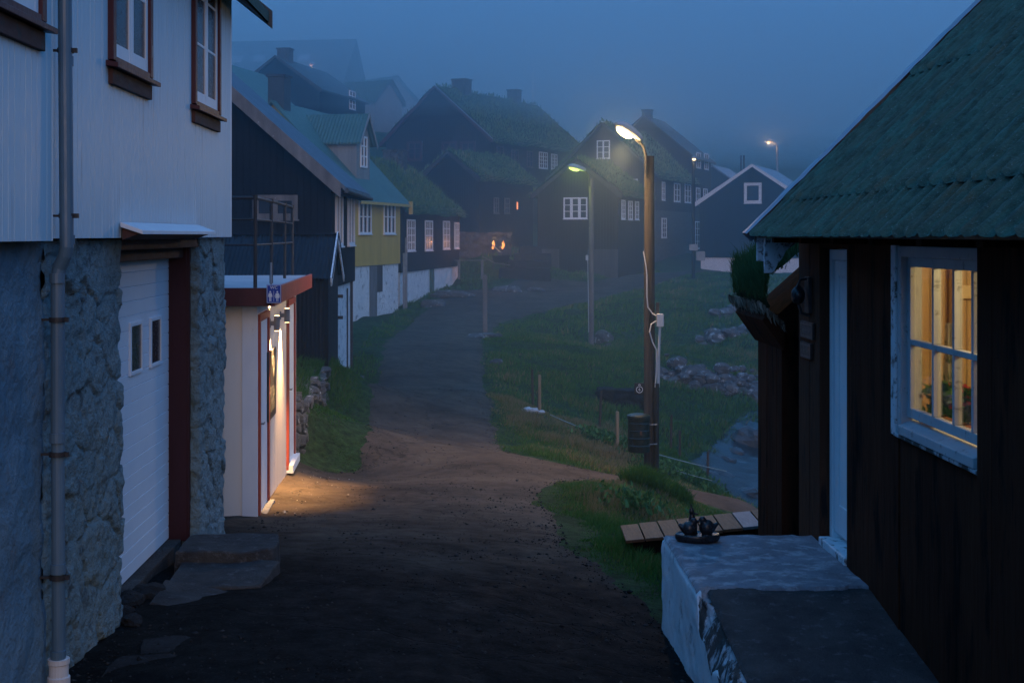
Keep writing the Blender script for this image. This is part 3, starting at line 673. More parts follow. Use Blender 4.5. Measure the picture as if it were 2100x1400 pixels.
MB().prism([(-2.185, 8.53, .048), (-2.08, 8.53, .008), (-2.185, 8.53, -.03)], (0, 2.3, 0)).build('hood_bracket', RED_WOOD, LH)
MB().box(-2.62, -2.4, 8.7, 11.3, -2.9, -2.505).build('door_threshold', CONCRETE_DARK, LH, bevel=.01)
framed_window(LH, 'window', -2.16, 5.55, 6.83, 1.06, 2.35, RED_PAINT, WHITE_PAINT, GLASS_DARK)
framed_window(LH, 'window', -2.2, 8.25, 9.28, 1.06, 2.35, RED_PAINT, WHITE_PAINT, GLASS_DARK)
framed_window(LH, 'window', -2.2, 10.70, 11.80, 1.03, 2.32, RED_PAINT, WHITE_PAINT, GLASS_DARK)
# eaves of its roof
MB().prism([(-1.93, 2.6, 2.02), (-1.93, 2.6, 2.12), (-6.2, 2.6, 5.6), (-6.2, 2.6, 5.48)], (0, 10.42, 0)).build('roof', PATINA, LH)
MB().prism([(-1.945, 2.62, 2.01), (-2.2, 2.62, 2.215), (-6.1, 2.62, 5.38), (-6.1, 2.62, 5.46)], (0, 10.36, 0)).build('soffit', DARK_METAL, LH)
MB().prism([(-1.90, 12.97, 1.96), (-1.90, 12.97, 2.13), (-2.6, 12.97, 2.70), (-2.6, 12.97, 2.52)], (0, .04, 0)).build('bargeboard', DARK_METAL, LH, bevel=.004)
# downpipe: part of the house
dp = MB(); dp.tube([(-2.125, 7.1, 2.2), (-2.108, 7.1, 0), (-2.108, 7.1, -.06), (-2.118, 7.105, -.105), (-2.15, 7.12, -.17), (-2.16, 7.12, -.215), (-2.16, 7.12, -1.08)], .036, 16)
dp.tube([(-2.16, 7.12, -1.05), (-2.155, 7.12, -2.26)], .0345, 16)
for zz, xx in ((.90, -2.115), (-.03, -2.108), (-.23, -2.16), (-1.06, -2.16), (-1.74, -2.157), (-2.19, -2.155)):
    dp.tube([(xx, 7.11, zz-.02), (xx, 7.11, zz+.03)], .0395, 16)
dpo = dp.build('downpipe', PIPE_BLUE, LH, smooth=False)
for zz, xx in ((.96, -2.116), (.10, -2.109), (-.44, -2.16), (-1.14, -2.16), (-1.78, -2.157)):
    b = MB(); b.tube([(xx, 7.112, zz-.012), (xx, 7.112, zz+.012)], .043, 16); b.box(xx-.11, xx-.03, 7.10, 7.125, zz-.006, zz+.006); b.box(xx-.115, xx-.105, 7.08, 7.145, zz-.035, zz+.035)
    b.box(xx+.03, xx+.06, 7.10, 7.12, zz-.012, zz+.012)
    b.build('bracket', IRON, dpo)
MB().lathe([(.048,-2.52),(.048,-2.34),(.058,-2.335),(.058,-2.30),(.05,-2.295),(.05,-2.235),(.056,-2.23),(.056,-2.205),(.036,-2.20)], (-2.155, 7.12, 0), 20).build('clay_socket', CLAY, dpo)

# broken slab and stones at its foot
def lump_slab(name, poly, ztop, th, mat_, label, cat, seed=0, tilt=(0,0), rough=.012, parent=None):
    c = np.mean(np.array(poly), 0); rings = [1, .97, .8, .5, .2]; n = 40; m = MB()
    pts = []
    per = np.array(list(poly)+[poly[0]], float); L = np.r_[0, np.cumsum(np.hypot(*np.diff(per, axis=0).T))]
    ss = np.linspace(0, L[-1], n, endpoint=False); bx_ = np.interp(ss, L, per[:,0]); by_ = np.interp(ss, L, per[:,1])
    vs = []
    wob = .05*fbm(bx_*4, by_*4, seed, 3, seed)
    for lvl, sc in ((-th, 1.02), (-th*.45, 1.03), (-.012, 1.0), (0, .97), (0, .8), (0, .5), (0, .2)):
        for i in range(n):
            x = c[0]+(bx_[i]-c[0])*(sc+wob[i]); y = c[1]+(by_[i]-c[1])*(sc+wob[i])
            vs.append((x, y, ztop+lvl+tilt[0]*(x-c[0])+tilt[1]*(y-c[1])+rough*float(fbm(np.array([x*5.]), np.array([y*5.]), seed+lvl*9, 3, seed)[0])))
    fs = [(k*n+i, k*n+(i+1) % n, (k+1)*n+(i+1) % n, (k+1)*n+i) for k in range(6) for i in range(n)]+[tuple(range(6*n, 7*n))]
    m.add(vs, fs); o = m.build(name, mat_, parent, bevel=0, smooth=False)
    if label: tag(o, label, cat)
    return o
lump_slab('concrete_slab', [(-2.27,10.42),(-1.66,10.40),(-1.52,10.55),(-1.55,11.0),(-2.27,11.05)], -2.41, .5, CONCRETE_DARK, 'raised cracked concrete step at the foot of the stone pier beside the garage door', 'slab', 3, (0,-.01), .02)
lump_slab('concrete_slab', [(-2.22,9.85),(-1.85,9.72),(-1.52,9.80),(-1.47,10.42),(-2.22,10.46)], -2.50, .4, CONCRETE_DARK, 'lower concrete slab in front of the raised step by the garage door', 'slab', 5, (.02,.02), .02)
lump_slab('flat_stone', [(-2.2,9.3),(-1.85,9.15),(-1.50,9.35),(-1.62,9.66),(-2.2,9.8)], -2.52, .12, CONCRETE_DARK, 'flat grey slab sloping onto the asphalt before the concrete step', 'stone slab', 8, (-.10,.03), .02)
lump_slab('flat_stone', [(-2.05,7.5),(-1.72,7.45),(-1.55,7.7),(-1.7,7.95),(-2.05,7.9)], -2.435, .16, DARK_STONE, 'flat dark stone in the grass in front of the clay drain socket', 'stone', 12, (-.06,0), .025)
lump_slab('flat_stone', [(-1.95,7.98),(-1.6,8.02),(-1.5,8.2),(-1.75,8.38),(-2.0,8.3)], -2.46, .14, DARK_STONE, 'second flat dark stone, just beyond the one by the clay drain socket', 'stone', 14, (-.05,0), .025)
rr0 = random.Random(21)
for k, (x, y, s_, lab) in enumerate(((-2.36,9.35,.10,'dark rubble stone under the middle of the garage door sill'),(-2.30,9.0,.08,'dark rubble stone under the near end of the garage door sill'),(-2.18,8.75,.07,'small rubble stone against the near pier of the garage'),(-2.28,9.62,.11,'largest rubble stone between the door sill and the concrete step'))):
    tag(MB().blob((x,y,gz(x,y)+.03), (s_,s_*1.3,s_*.7), 12, 9, .5, 50+k).build('rubble_stone', DARK_STONE), lab, 'stone')

# ------------------------------------------------------------------ toilet block
WR = R(2.3); WC = thing('toilet_block', 'small flat-roofed white toilet building with red fascia and lit side wall', 'toilet block', (-2.29, 14.5, -3.02), WR)
WCM = WM[WC.name]
def wcw(x, y, z): return tuple(WCM @ Vector((x, y, z)))
MB().box(-4, 0, 0, 4.6, -.5, 2.3).build('wall', WC_WALL, WC, world=False)
m = MB(); m.box(-.15, .014, -.018, .02, -.10, 2.26); m.build('corner_board', WHITE_PAINT, WC, world=False, bevel=.003)
MB().box(-.03, .013, 4.50, 4.614, -.1, 2.26).build('corner_board', WHITE_PAINT, WC, world=False, bevel=.003)
MB().box(-4.2, .20, -.26, 4.72, 2.38, 2.455).build('roof', ROOF_FELT, WC, world=False, bevel=.006)
MB().box(-4.2, .19, -.295, -.262, 2.28, 2.47).build('fascia', RED_PAINT, WC, world=False, bevel=.004)
MB().box(.192, .225, -.295, 4.75, 2.28, 2.472).build('fascia', RED_BRIGHT, WC, world=False, bevel=.004)  # side fascia in a brighter red: the wall lamps' light is in the colour
MB().box(-4.1, .185, -.255, 4.7, 2.302, 2.376).build('soffit', WHITE_PAINT, WC, world=False)
for (a, b) in ((.06, 1.02), (3.32, 4.34)):
    f = MB(); f.box(-.02, .035, a, a+.08, -.05, 2.09); f.box(-.02, .035, b-.08, b, -.05, 2.09); f.box(-.02, .036, a, b, 2.092, 2.17)
    dr = f.build('door', RED_BRIGHT, WC, world=False, bevel=.004)
    l = MB(); l.box(-.01, .012, a+.085, b-.085, -.03, 2.085); l.build('leaf', DOOR_WHITE, dr, world=False)
    MB().box(.012, .055, a+.13, a+.15, .98, 1.0).box(.05, .06, a+.13, a+.25, .98, 1.0).build('handle', STEEL, dr, world=False, bevel=.003)
    MB().box(-.01, .09, a, b, -.09, .02).build('threshold', DOOR_WHITE if b > 2 else CONCRETE, dr, world=False, bevel=.006)
# railing on its roof
RL = thing('roof_railing', 'rusty pipe railing standing on the flat roof of the toilet block', 'railing', wcw(0, .1, 2.455))
P0 = [(-2.31, 14.55), (-2.36, 16.05), (-2.45, 17.85), (-2.55, 19.35)]
for (x, y) in P0:
    MB().tube([(x, y, -.57), (x, y, .40)], .021, 10).tube([(x, y, .385), (x, y, .425)], .028, 10).build('post', IRON, RL)
for zz, rr in ((.395, .019), (.165, .012), (.195, .008)):
    if zz == .195: continue
    m = MB(); zz2 = zz-.02
    m.tube([(-4.6, 14.55, zz), (-2.31, 14.55, zz)], rr, 8).tube([(x, y, zz) for x, y in P0], rr, 8); m.build('rail', IRON, RL)
m = MB(); m.tube([(-4.6, 14.55, -.30+.195), (-2.31, 14.55, -.105)], .013, 8).tube([(x, y, -.105+.0*y) for x, y in P0], .012, 8); m.build('rail', IRON, RL)
MB().tube([(-3.4, 14.55, -.57), (-3.4, 14.55, .40)], .021, 10).build('post', IRON, RL)
MB().tube([(-2.2, 14.95, -.56), (-2.2, 14.95, -.30)], .012, 8).tube([(-2.2, 14.95, -.57), (-2.2, 14.95, -.555)], .05, 8).build('base_bracket', STEEL, RL)
# WC sign
SG = thing('toilet_sign', 'square blue enamel toilet sign with white figures under the red fascia corner', 'sign', (-2.05, 14.13, -.70))
sx0, sx1, sz0, sz1, sy = -2.127, -1.975, -.705, -.512, 14.13
MB().box(sx0, sx1, sy, sy+.012, sz0, sz1).build('panel', SIGN_BLUE, SG, bevel=.004)
b = MB()
for (xa, xb, za, zb) in ((sx0+.004, sx1-.004, sz1-.009, sz1-.005), (sx0+.004, sx1-.004, sz0+.005, sz0+.009), (sx0+.004, sx0+.008, sz0+.009, sz1-.009), (sx1-.008, sx1-.004, sz0+.009, sz1-.009)): b.box(xa, xb, sy-.002, sy, za, zb)
def disc(m, cx, cz, r, y, n=14): m.prism([(cx+r*math.cos(2*math.pi*k/n), y, cz+r*math.sin(2*math.pi*k/n)) for k in range(n)], (0, .002, 0))
def figure(m, cx, zf, woman):
    disc(m, cx, zf+.098, .009, sy-.002)
    if woman: m.prism([(cx-.008, sy-.002, zf+.086), (cx+.008, sy-.002, zf+.086), (cx+.022, sy-.002, zf+.034), (cx-.022, sy-.002, zf+.034)], (0, .002, 0)); m.box(cx-.010, cx-.003, sy-.002, sy, zf, zf+.034); m.box(cx+.003, cx+.010, sy-.002, sy, zf, zf+.034)
    else: m.box(cx-.015, cx+.015, sy-.002, sy, zf+.044, zf+.086); m.box(cx-.011, cx-.002, sy-.002, sy, zf, zf+.044); m.box(cx+.002, cx+.011, sy-.002, sy, zf, zf+.044)
    for s in (-1, 1): m.bar((cx+s*.012, sy-.001, zf+.084), (cx+s*(.026 if woman else .021), sy-.001, zf+.046), .006, .002, up=(0,1,0))
figure(b, -2.088, sz0+.02, False); figure(b, -2.015, sz0+.02, True); b.box(-2.053, -2.050, sy-.002, sy, sz0+.02, sz0+.128)
b.build('pictogram', SIGN_WHITE, SG)
def text(body, size, loc, rot, mat_, parent, name='lettering', ext=.001):
    cu = bpy.data.curves.new(name, 'FONT'); cu.body = body; cu.size = size; cu.align_x = 'CENTER'; cu.align_y = 'CENTER'; cu.extrude = ext
    tmp = bpy.data.objects.new(name+'_tmp', cu); COL.objects.link(tmp)
    me = bpy.data.meshes.new_from_object(tmp.evaluated_get(bpy.context.evaluated_depsgraph_get()))
    bpy.data.objects.remove(tmp); me.name = name
    mw = Matrix.Translation(loc) @ rot.to_matrix().to_4x4(); me.transform(WM[parent.name].inverted() @ mw) if parent is not None else me.transform(mw)
    me.materials.clear(); return link(name, me, mat_, parent)
from mathutils import Euler
FRONT = Euler((R(90), 0, 0)); TO_LANE_R = Euler((R(90), 0, R(90)))   # text facing -Y ; facing +X
text('WC', .045, (-2.051, sy-.0015, sz1-.032), FRONT, SIGN_WHITE, SG)
# notice board
NB = thing('notice_board', 'black rectangular notice board on the lit side wall of the toilet block', 'notice board', wcw(.012, .90, 1.0), WR)
MB().box(0, .022, 0, .80, -.09, .70).build('panel', CHALK_BLACK, NB, world=False, bevel=.004)
q = MB()
for (ya, za, h_) in ((.35, .50, .12), (.45, .42, .2), (.52, .38, .08), (.30, .33, .05), (.62, .44, .16), (.72, .5, .1)): q.box(.022, .0235, ya, ya+.03, za, za+h_)
for k in range(6): q.box(.022, .0235, .12, .12+.4+.2*((k*7) % 3)/3, .26-.05*k, .268-.05*k)
q.build('print', CHALK_GREY, NB, world=False)
# sconces
def sconce(ly, lz, label):
    s = thing('wall_lamp', label, 'wall lamp', wcw(.0, ly, lz), WR)
    MB().lathe([(.034,-.085),(.036,-.083),(.036,.083),(.034,.085)], (.085, 0, 0), 18).build('housing', STEEL, s, world=False)
    MB().box(0, .06, -.02, .02, -.025, .025).box(0, .012, -.045, .045, -.05, .05).build('bracket', STEEL, s, world=False, bevel=.003)
    for sg in (1, -1):
        g = MB().lathe([(.028, 0), (.028, .003)], (.085, 0, .086 if sg > 0 else -.089), 16).build('lens', SCONCE_GLOW, s, world=False)
        p = WM[s.name] @ Vector((.062, 0, .10*sg))
        lamp('beam_light', 'SPOT', p, (1, .55, .21), 1100 if sg < 0 else 420, s, .012, aim((-.10, 0, sg)), R(78), 1.0)
    return s
sconce(1.30, 2.0, 'up-and-down wall lamp above the black notice board, nearer the camera')
sconce(2.52, 2.02, 'up-and-down wall lamp between the notice board and the far red-framed door')

# ------------------------------------------------------------------ terrace wall and black shed
def rwz0(x, y): return gz(x+.25, y)-.15
def rwz1(x, y): return -2.42-.02*(y-19)+.10*math.sin(y*2.3)+.06*math.sin(y*5.1)
rw = thing('dry_stone_wall', 'low dry stone retaining wall with turf on top behind the toilet block', 'stone wall', (-2.6, 23, -3.1))
rough_face('stones', [(-3.1, 19.3), (-2.52, 19.32), (-2.58, 22), (-2.66, 24.5), (-2.80, 27.4), (-3.3, 27.5)], rwz0, rwz1, FIELD_STONE, rw, .022, (.30,.19), .13, 23, closed_top=.35, jitter=.22)
r = np.random.default_rng(8); n = 5200
yy = r.uniform(19.35, 27.3, n); xx = -2.55-.03*(yy-19)-r.gamma(1.4, .16, n)
P = np.stack([xx, yy, np.array([rwz1(0, b) for b in yy])-.03+.0*xx+np.clip((-2.7-xx)*.25, 0, .3)], 1)
blades('turf_cap', P, r.uniform(.06, .2, n), .014, GRASS, rw, lean=.9, lean_dir=(.35,0,-.1), seed=9, tint=r.uniform(.1,.6,n))
sh = thing('corrugated_shed', 'small black corrugated shed with white gable boards behind the toilet block', 'shed', (-4.5, 26, -2.4))
MB().prism([(-8.5,25.2,-2.8),(-8.5,25.2,-.72),(-8.5,26.25,-.02),(-8.5,27.3,-.72),(-8.5,27.3,-2.8)], (5.82,0,0)).build('wall', BLACK_CORR, sh)
def corr_slope(name, a, b, u, length, mat_, parent, per=.076, amp=.009, n=8):
    """a-b runs down the slope, u along the eave"""
    a, b, u = map(np.array, (a, b, u)); nn = int(length/per*n); s = np.linspace(0, length, nn)
    nrm = np.cross(u, b-a); nrm = nrm/np.linalg.norm(nrm); nrm = nrm if nrm[2] > 0 else -nrm
    w = amp*np.sin(s/per*2*np.pi)
    rows = [a, a+(b-a)*.5, b]
    V = np.stack([r_[None]+u[None]*s[:,None]+nrm[None]*w[:,None] for r_ in rows], 1)
    return np_mesh(name, V.reshape(-1, 3), grid_faces(nn, 3), mat_, parent, smooth=True)
SHED_ROOF = mat('dark_corrugated_roof', (.009,.012,.017), (.018,.023,.030), 1.5, (1,1,1), .75, .18, .2, 25, .004)
corr_slope('roof', (-8.5,26.26,.02), (-8.5,25.02,-.80), (1,0,0), 5.95, SHED_ROOF, sh); corr_slope('roof', (-8.5,26.24,.02), (-8.5,27.48,-.80), (1,0,0), 5.95, SHED_ROOF, sh)
MB().bar((-2.58,25.0,-.86),(-2.58,26.24,-.01),.025,.19,up=(0,0,1)).build('bargeboard', WHITE_WORN, sh, bevel=.004)
MB().bar((-2.58,27.5,-.86),(-2.58,26.26,-.01),.025,.19,up=(0,0,1)).build('bargeboard', WHITE_WORN, sh, bevel=.004)
MB().bar((-8.5,26.25,.03),(-2.56,26.25,.03),.16,.03).build('ridge_cap', SHED_ROOF, sh)
MB().box(-2.70,-2.655,25.18,25.26,-2.8,-.74).build('corner_board', BLACK_BOARDS, sh)
rf = thing('rusty_frame', 'rusty iron cross-bar frame standing against the white basement wall', 'rack', (-2.78, 27.75, -3.05))
for zz in (-1.24, -1.67): MB().box(-2.98,-2.62,27.70,27.76,zz-.035,zz+.03).build('crossbar', IRON, rf, bevel=.006)
MB().box(-2.80,-2.745,27.78,27.83,-3.2,-1.15).build('upright', RUST, rf, bevel=.006)
MB().box(-2.60,-2.57,28.3,28.34,-3.2,-1.1).build('upright', IRON, rf, bevel=.004)
for i, (y, z, w) in enumerate(((27.3,-3.02,.55),(28.2,-2.92,.5))):
    lump_slab('stone_step', [(-2.75,y-.2),(-2.75+w,y-.22),(-2.75+w,y+.2),(-2.75,y+.22)], z, .18, FIELD_STONE, ('lower' if i == 0 else 'upper')+' flat stone step on the grass verge below the white basement wall', 'step', 30+i, (0,0), .015)

# ------------------------------------------------------------------ brown house on the right
RH = thing('timber_house', 'dark brown house with mossy green roof and one lit window, filling the right edge', 'house', (4.5, 7, -2.6))
def planked(name, y0, y1, z0, z1, x0, mat_, bw=.30):
    m = MB(); y = y0; rr = random.Random(int(y0*100))
    while y < y1-.02:
        ye = min(y+bw*rr.uniform(.9, 1.1), y1)
        if y1-ye < .08: ye = y1
        m.box(x0+rr.uniform(0, .004), x0+.12, y+.002, ye-.002, z0, z1); y = ye
    return m.build(name, mat_, RH, bevel=.004)
planked('wall', 3.0, 6.48, -3.2, .25, 2.392, BROWN_WALL, .42)
planked('wall', 6.482, 7.78, -3.2, -1.10, 2.435, BROWN_WALL, 1.4); planked('wall', 6.482, 7.78, -.062, .25, 2.435, BROWN_WALL, 1.4)
planked('wall', 7.782, 8.87, -3.2, .25, 2.43, BROWN_WALL, .58)
planked('wall', 8.872, 9.55, -.09, .25, 2.435, BROWN_WALL, .8)
planked('corner_post', 9.552, 10.16, -3.2, .25, 2.43, BROWN_POST, .28)
MB().box(2.53, 2.75, 9.553, 9.57, -2.2, -.05).box(2.552, 2.75, 9.572, 10.14, -3.2, .25).build('door_reveal', BROWN_WALL, RH)
MB().box(2.56, 6.5, 10.05, 10.15, -3.2, .25).build('wall', BROWN_WALL, RH)
# door
m = MB(); m.box(2.50,2.58,9.48,9.55,-2.10,-.10).box(2.50,2.58,8.875,8.94,-2.10,-.10).box(2.50,2.58,8.94,9.48,-.17,-.10)
dr = m.build('door', WHITE_PAINT, RH, bevel=.005)
m = MB(); m.box(2.525,2.56,8.95,9.475,-2.06,-.175); m.build('leaf', WHITE_PAINT, dr, bevel=.004)
m = MB(); m.box(2.515,2.53,9.37,9.47,-2.05,-.18).box(2.515,2.53,8.955,9.05,-2.05,-.18).box(2.515,2.53,9.05,9.37,-2.05,-1.85).box(2.515,2.53,9.05,9.37,-.28,-.18); m.build('rail', WHITE_PAINT, dr, bevel=.005)
MB().box(2.42,2.62,8.88,9.54,-2.16,-2.10).build('threshold', WHITE_WORN, dr, bevel=.008)
# lit window
y0, y1, z0, z1 = 6.482, 7.78, -1.10, -.062
m = MB()
for (a, b, c, d) in ((y1-.075, y1, z0, z1), (y0, y0+.06, z0, z1)): m.box(2.42, 2.54, a, b, c, d)
m.box(2.42, 2.54, y0+.06, y1-.075, z1-.06, z1); m.prism([(2.40,y0+.06,z0-.02),(2.40,y0+.06,z0+.03),(2.54,y0+.06,z0+.075),(2.54,y0+.06,z0-.02)], (0,y1-y0-.135,0))
win = m.build('window', WINDOW_DULL, RH, bevel=.004)
MB().box(2.408, 2.435, y1-.01, y1+.075, z0-.04, z1+.02).build('casing', WHITE_WORN, win, bevel=.004)
MB().box(2.405, 2.432, y0+.02, y1+.02, z0-.045, z0-.022).build('sill', CHIPPED, win, bevel=.006)
s = MB(); sy0, sy1, sz0_, sz1_ = y0+.06, y1-.075, z0+.076, z1-.06; fw = .055
s.box(2.455,2.50,sy1-fw,sy1,sz0_,sz1_).box(2.455,2.50,sy0,sy0+fw,sz0_,sz1_).box(2.456,2.50,sy0+fw,sy1-fw,sz1_-fw,sz1_).box(2.456,2.50,sy0+fw,sy1-fw,sz0_,sz0_+fw)
zm = -.598; s.box(2.452,2.498,sy0+fw,sy1-fw,zm-.016,zm+.016)
for yy in (7.275, 6.965, 6.70):
    s.box(2.453,2.496,yy-.013,yy+.013,sz0_+fw,zm-.016); s.box(2.453,2.496,yy-.013,yy+.013,zm+.016,sz1_-fw)
s.build('sash', WINDOW_DULL, win, bevel=.004)
MB().box(2.474,2.478,sy0+fw*.6,sy1-fw*.6,sz0_+fw*.6,sz1_-fw*.6).build('pane', GLASS_CLEAR, win)
# lit room behind it
m = MB(); m.box(2.56,4.6,8.20,8.26,-2.2,.2).box(4.6,4.66,5.0,8.26,-2.2,.2).box(2.56,4.66,4.9,4.96,-2.2,.2).box(2.5,4.66,4.9,8.26,.2,.24).box(2.5,4.66,4.9,8.26,-2.25,-2.2)
m.box(2.555,2.57,4.9,6.48,-2.2,.2).box(2.555,2.57,7.79,8.25,-2.2,.2).box(2.555,2.57,6.48,7.79,-2.2,-1.16).box(2.555,2.57,6.48,7.79,-.05,.2)
m.build('room_lining', PINE, RH)
m = MB(); m.box(2.60,2.66,8.10,8.198,-2.2,.2).box(2.86,2.92,8.13,8.198,-1.9,.15).box(2.92,3.25,8.15,8.198,-.38,-.30).box(2.92,3.25,8.15,8.198,-1.0,-.93); m.build('wall_panel', PINE_PALE, RH, bevel=.004)
MB().box(3.02,3.06,8.12,8.198,-1.9,.15).build('curtain_edge', PINE_RED, RH)
# curtain, plant on the sill board
cu = MB(); N_ = 26; vs = []
for j in range(9):
    z = -1.12+.62*j/8
    for i in range(N_):
        u = i/(N_-1); vs.append((2.685+.10*u*(1-.35*j/8)+.02*(j/8), 7.80-.05*math.sin(u*3)+.018*math.sin(u*19+j*.35), z))
cu.add(vs, [(j*N_+i, j*N_+i+1, (j+1)*N_+i+1, (j+1)*N_+i) for j in range(8) for i in range(N_-1)])
o = cu.build('curtain', LINEN, smooth=True); tag(o, 'cream leaf-patterned curtain gathered inside the lit window', 'curtain')
sb = MB().box(2.57,2.85,6.5,7.78,-1.16,-1.12).build('window_board', PINE_PALE, RH, bevel=.004)
def pot_plant(x, y, z, label, red, seed):
    t = thing('potted_plant', label, 'plant', (x, y, z)); rr = np.random.default_rng(seed)
    MB().lathe([(.035,0),(.05,.09),(.056,.09),(.056,.105),(.047,.105),(.045,.085)], (x,y,z), 16).build('pot', TERRACOTTA, t)
    n = 420; a = rr.uniform(0,2*np.pi,n); rad = np.abs(rr.normal(0,.04,n)); h = rr.uniform(.11,.27,n)
    P = np.stack([x+rad*np.cos(a), y+rad*np.sin(a), z+h], 1)
    blades('leaves', P, .035, .03, LEAF, t, lean=1.6, seed=seed, tint=rr.random(n))
    if red:
        n = 60; P = np.stack([x+rr.normal(0,.035,n), y+rr.normal(0,.04,n), z+rr.uniform(.18,.31,n)], 1); blades('blossoms', P, .022, .026, PETAL, t, lean=1.4, seed=seed+1, tint=rr.random(n))
pot_plant(2.655, 7.34, -1.12, 'potted plant with small red flowers inside the lit window', True, 3)
pot_plant(2.655, 7.68, -1.12, 'leafy green potted plant between the curtain and the red-flowered plant', False, 5)
lamp('room_light', 'POINT', (3.3, 6.6, .0), (1, .74, .34), 84, None, .12)
# roof: corrugated sheets in lapped courses
def sheet_course(s0, s1, lift, seed, y0=2.5, y1=10.2):
    per = .19; ny = int((y1-y0)/per*18); ns = max(10, int((s1-s0)/.035)); yv = np.linspace(y0, y1, ny)
    sv = np.linspace(s0, s1, ns); Y, S = np.meshgrid(yv, sv, indexing='ij')
    jag = .055*(2*np.abs(((Y/per) % 1)-.5))*np.clip(1-(S-s0)/.1, 0, 1)
    h = .020*np.sin(Y/per*2*np.pi)+lift*np.clip(1-(S-s0)/.8, 0, 1)+.005*fbm(Y*5, S*5, seed, 4, seed)+.004*fbm(Y*28, S*16, seed, 3, seed+4)+.012*fbm(Y*.8, S*.8, seed, 2, seed+8)+.006*fbm(Y*60, S*40, seed, 2, seed+5)
    h = h+np.where((S-s0) < .05, .004, 0)
    Sx = S-jag; c = math.sqrt(.5)
    V = np.stack([2.1+Sx*c-h*c, Y, .02+Sx*c+h*c], -1)
    return V.reshape(-1, 3), grid_faces(ny, ns)
vs, fs, k = [], [], 0
for (a, b, l, sd) in ((0, .42, .012, 3), (.36, 1.75, .018, 5), (1.68, 3.2, .012, 7), (3.1, 5.0, .012, 9)):
    V, Fq = sheet_course(a, b, l, sd); vs.append(V); fs.append(Fq+k); k += len(V)
RF = np_mesh('roof', np.concatenate(vs), np.concatenate(fs), COPPER, RH, smooth=True)
c = math.sqrt(.5)
MB().prism([(2.14,2.5,-.02),(2.10,2.5,.0),(5.6,2.5,3.5),(5.66,2.5,3.42)], (0,7.66,0)).build('roof_deck', DARK_METAL, RH)
# verge flashing on the far gable edge
m = MB(); n = 60; vs = []
rr = random.Random(3)
for i in range(n+1):
    s_ = -.05+5.05*i/n; w = rr.uniform(-.006, .006)
    vs += [(2.1+s_*c-.035*c+w, 10.13, .02+s_*c+.035*c), (2.1+s_*c-.05*c, 10.17, .02+s_*c+.05*c+w), (2.1+s_*c-.045*c+w, 10.265, .02+s_*c+.045*c), (2.1+s_*c+.05*c, 10.27, .02+s_*c-.05*c+w)]
m.add(vs, [(4*i+j, 4*i+j+1, 4*i+j+5, 4*i+j+4) for i in range(n) for j in range(3)]); m.build('verge_flashing', BLUE_METAL, RH)
MB().prism([(2.12,10.20,-.01),(2.12,10.20,-.06),(5.6,10.20,3.40),(5.6,10.20,3.48)], (0,.05,0)).build('bargeboard', GREY_WOOD, RH)
# weathered carved bracket ends under the eave corner
def carved(pts, Y, mat_, th=.035):
    return MB().prism([at(px, py, Y) for px, py in pts], (0, th, 0)).build('bracket', mat_, RH, bevel=.003)
carved([(1553,484),(1572,488),(1572,500),(1566,508),(1568,520),(1574,530),(1568,536),(1553,535)], 10.18, WHITE_WORN)
carved([(1570,489),(1632,489),(1632,500),(1612,514),(1606,528),(1596,540),(1589,555),(1582,560),(1568,560),(1568,505)], 10.02, WHITE_WORN)
m = MB().prism([(2.16,3,-.02),(2.43,3,.02),(2.43,3,.16),(2.30,3,.14)], (0,7.1,0)).build('soffit', DARK_METAL, RH)
for i in range(8):
    MB().box(2.17, 2.43, 4.2+.8*i, 4.28+.8*i, -.055, -.008).build('rafter_end', BROWN_WALL, RH, bevel=.004)
# door lantern and name plates on the corner post
LT = thing('wall_lantern', 'unlit round dark lantern on the corner post of the brown house', 'lantern', (2.38, 9.75, -.50))
MB().lathe([(.005,-.075),(.03,-.07),(.046,-.045),(.05,-.01),(.046,.02),(.03,.04),(.012,.055),(.004,.075)], (2.345,9.82,-.42), 18).build('globe', ORNAMENT, LT, smooth=True)
MB().tube([(2.345,9.82,-.36),(2.36,9.82,-.32),(2.40,9.82,-.315),(2.43,9.82,-.33)], .009, 8).box(2.405,2.432,9.76,9.88,-.56,-.30).build('bracket', IRON, LT, bevel=.004)
MB().tube([(2.345,9.82,-.49),(2.37,9.82,-.56),(2.43,9.82,-.58)], .012, 8).build('arm', IRON, LT)
for (za, zb, ya, yb, lab) in ((-.745,-.625,9.66,10.02,'upper dark name plate on the corner post of the brown house'),(-.89,-.775,9.72,10.02,'lower small dark number plate on the corner post of the brown house')):
    t = thing('name_plate', lab, 'name plate', (2.42,(ya+yb)/2,za))
    MB().box(2.408,2.431,ya,yb,za,zb).build('panel', BLACK_PLASTIC, t, bevel=.004)
    m = MB(); fr = .014
    for (a,b,c_,d) in ((ya+fr,yb-fr,zb-fr-.006,zb-fr),(ya+fr,yb-fr,za+fr,za+fr+.006),(ya+fr,ya+fr+.006,za+fr,zb-fr),(yb-fr-.006,yb-fr,za+fr,zb-fr)): m.box(2.4065,2.4085,a,b,c_,d)
    k = 4 if yb-ya > .33 else 2
    for i in range(k):
        yc = ya+.07+(yb-ya-.14)*(i+.5)/k; m.box(2.4065,2.4085,yc-.02,yc-.012,za+.035,zb-.035); m.box(2.4065,2.4085,yc+.008,yc+.016,za+.035,zb-.035); m.box(2.4065,2.4085,yc-.012,yc+.008,(za+zb)/2-.004,(za+zb)/2+.004)
    m.build('print', CHALK_GREY, t)

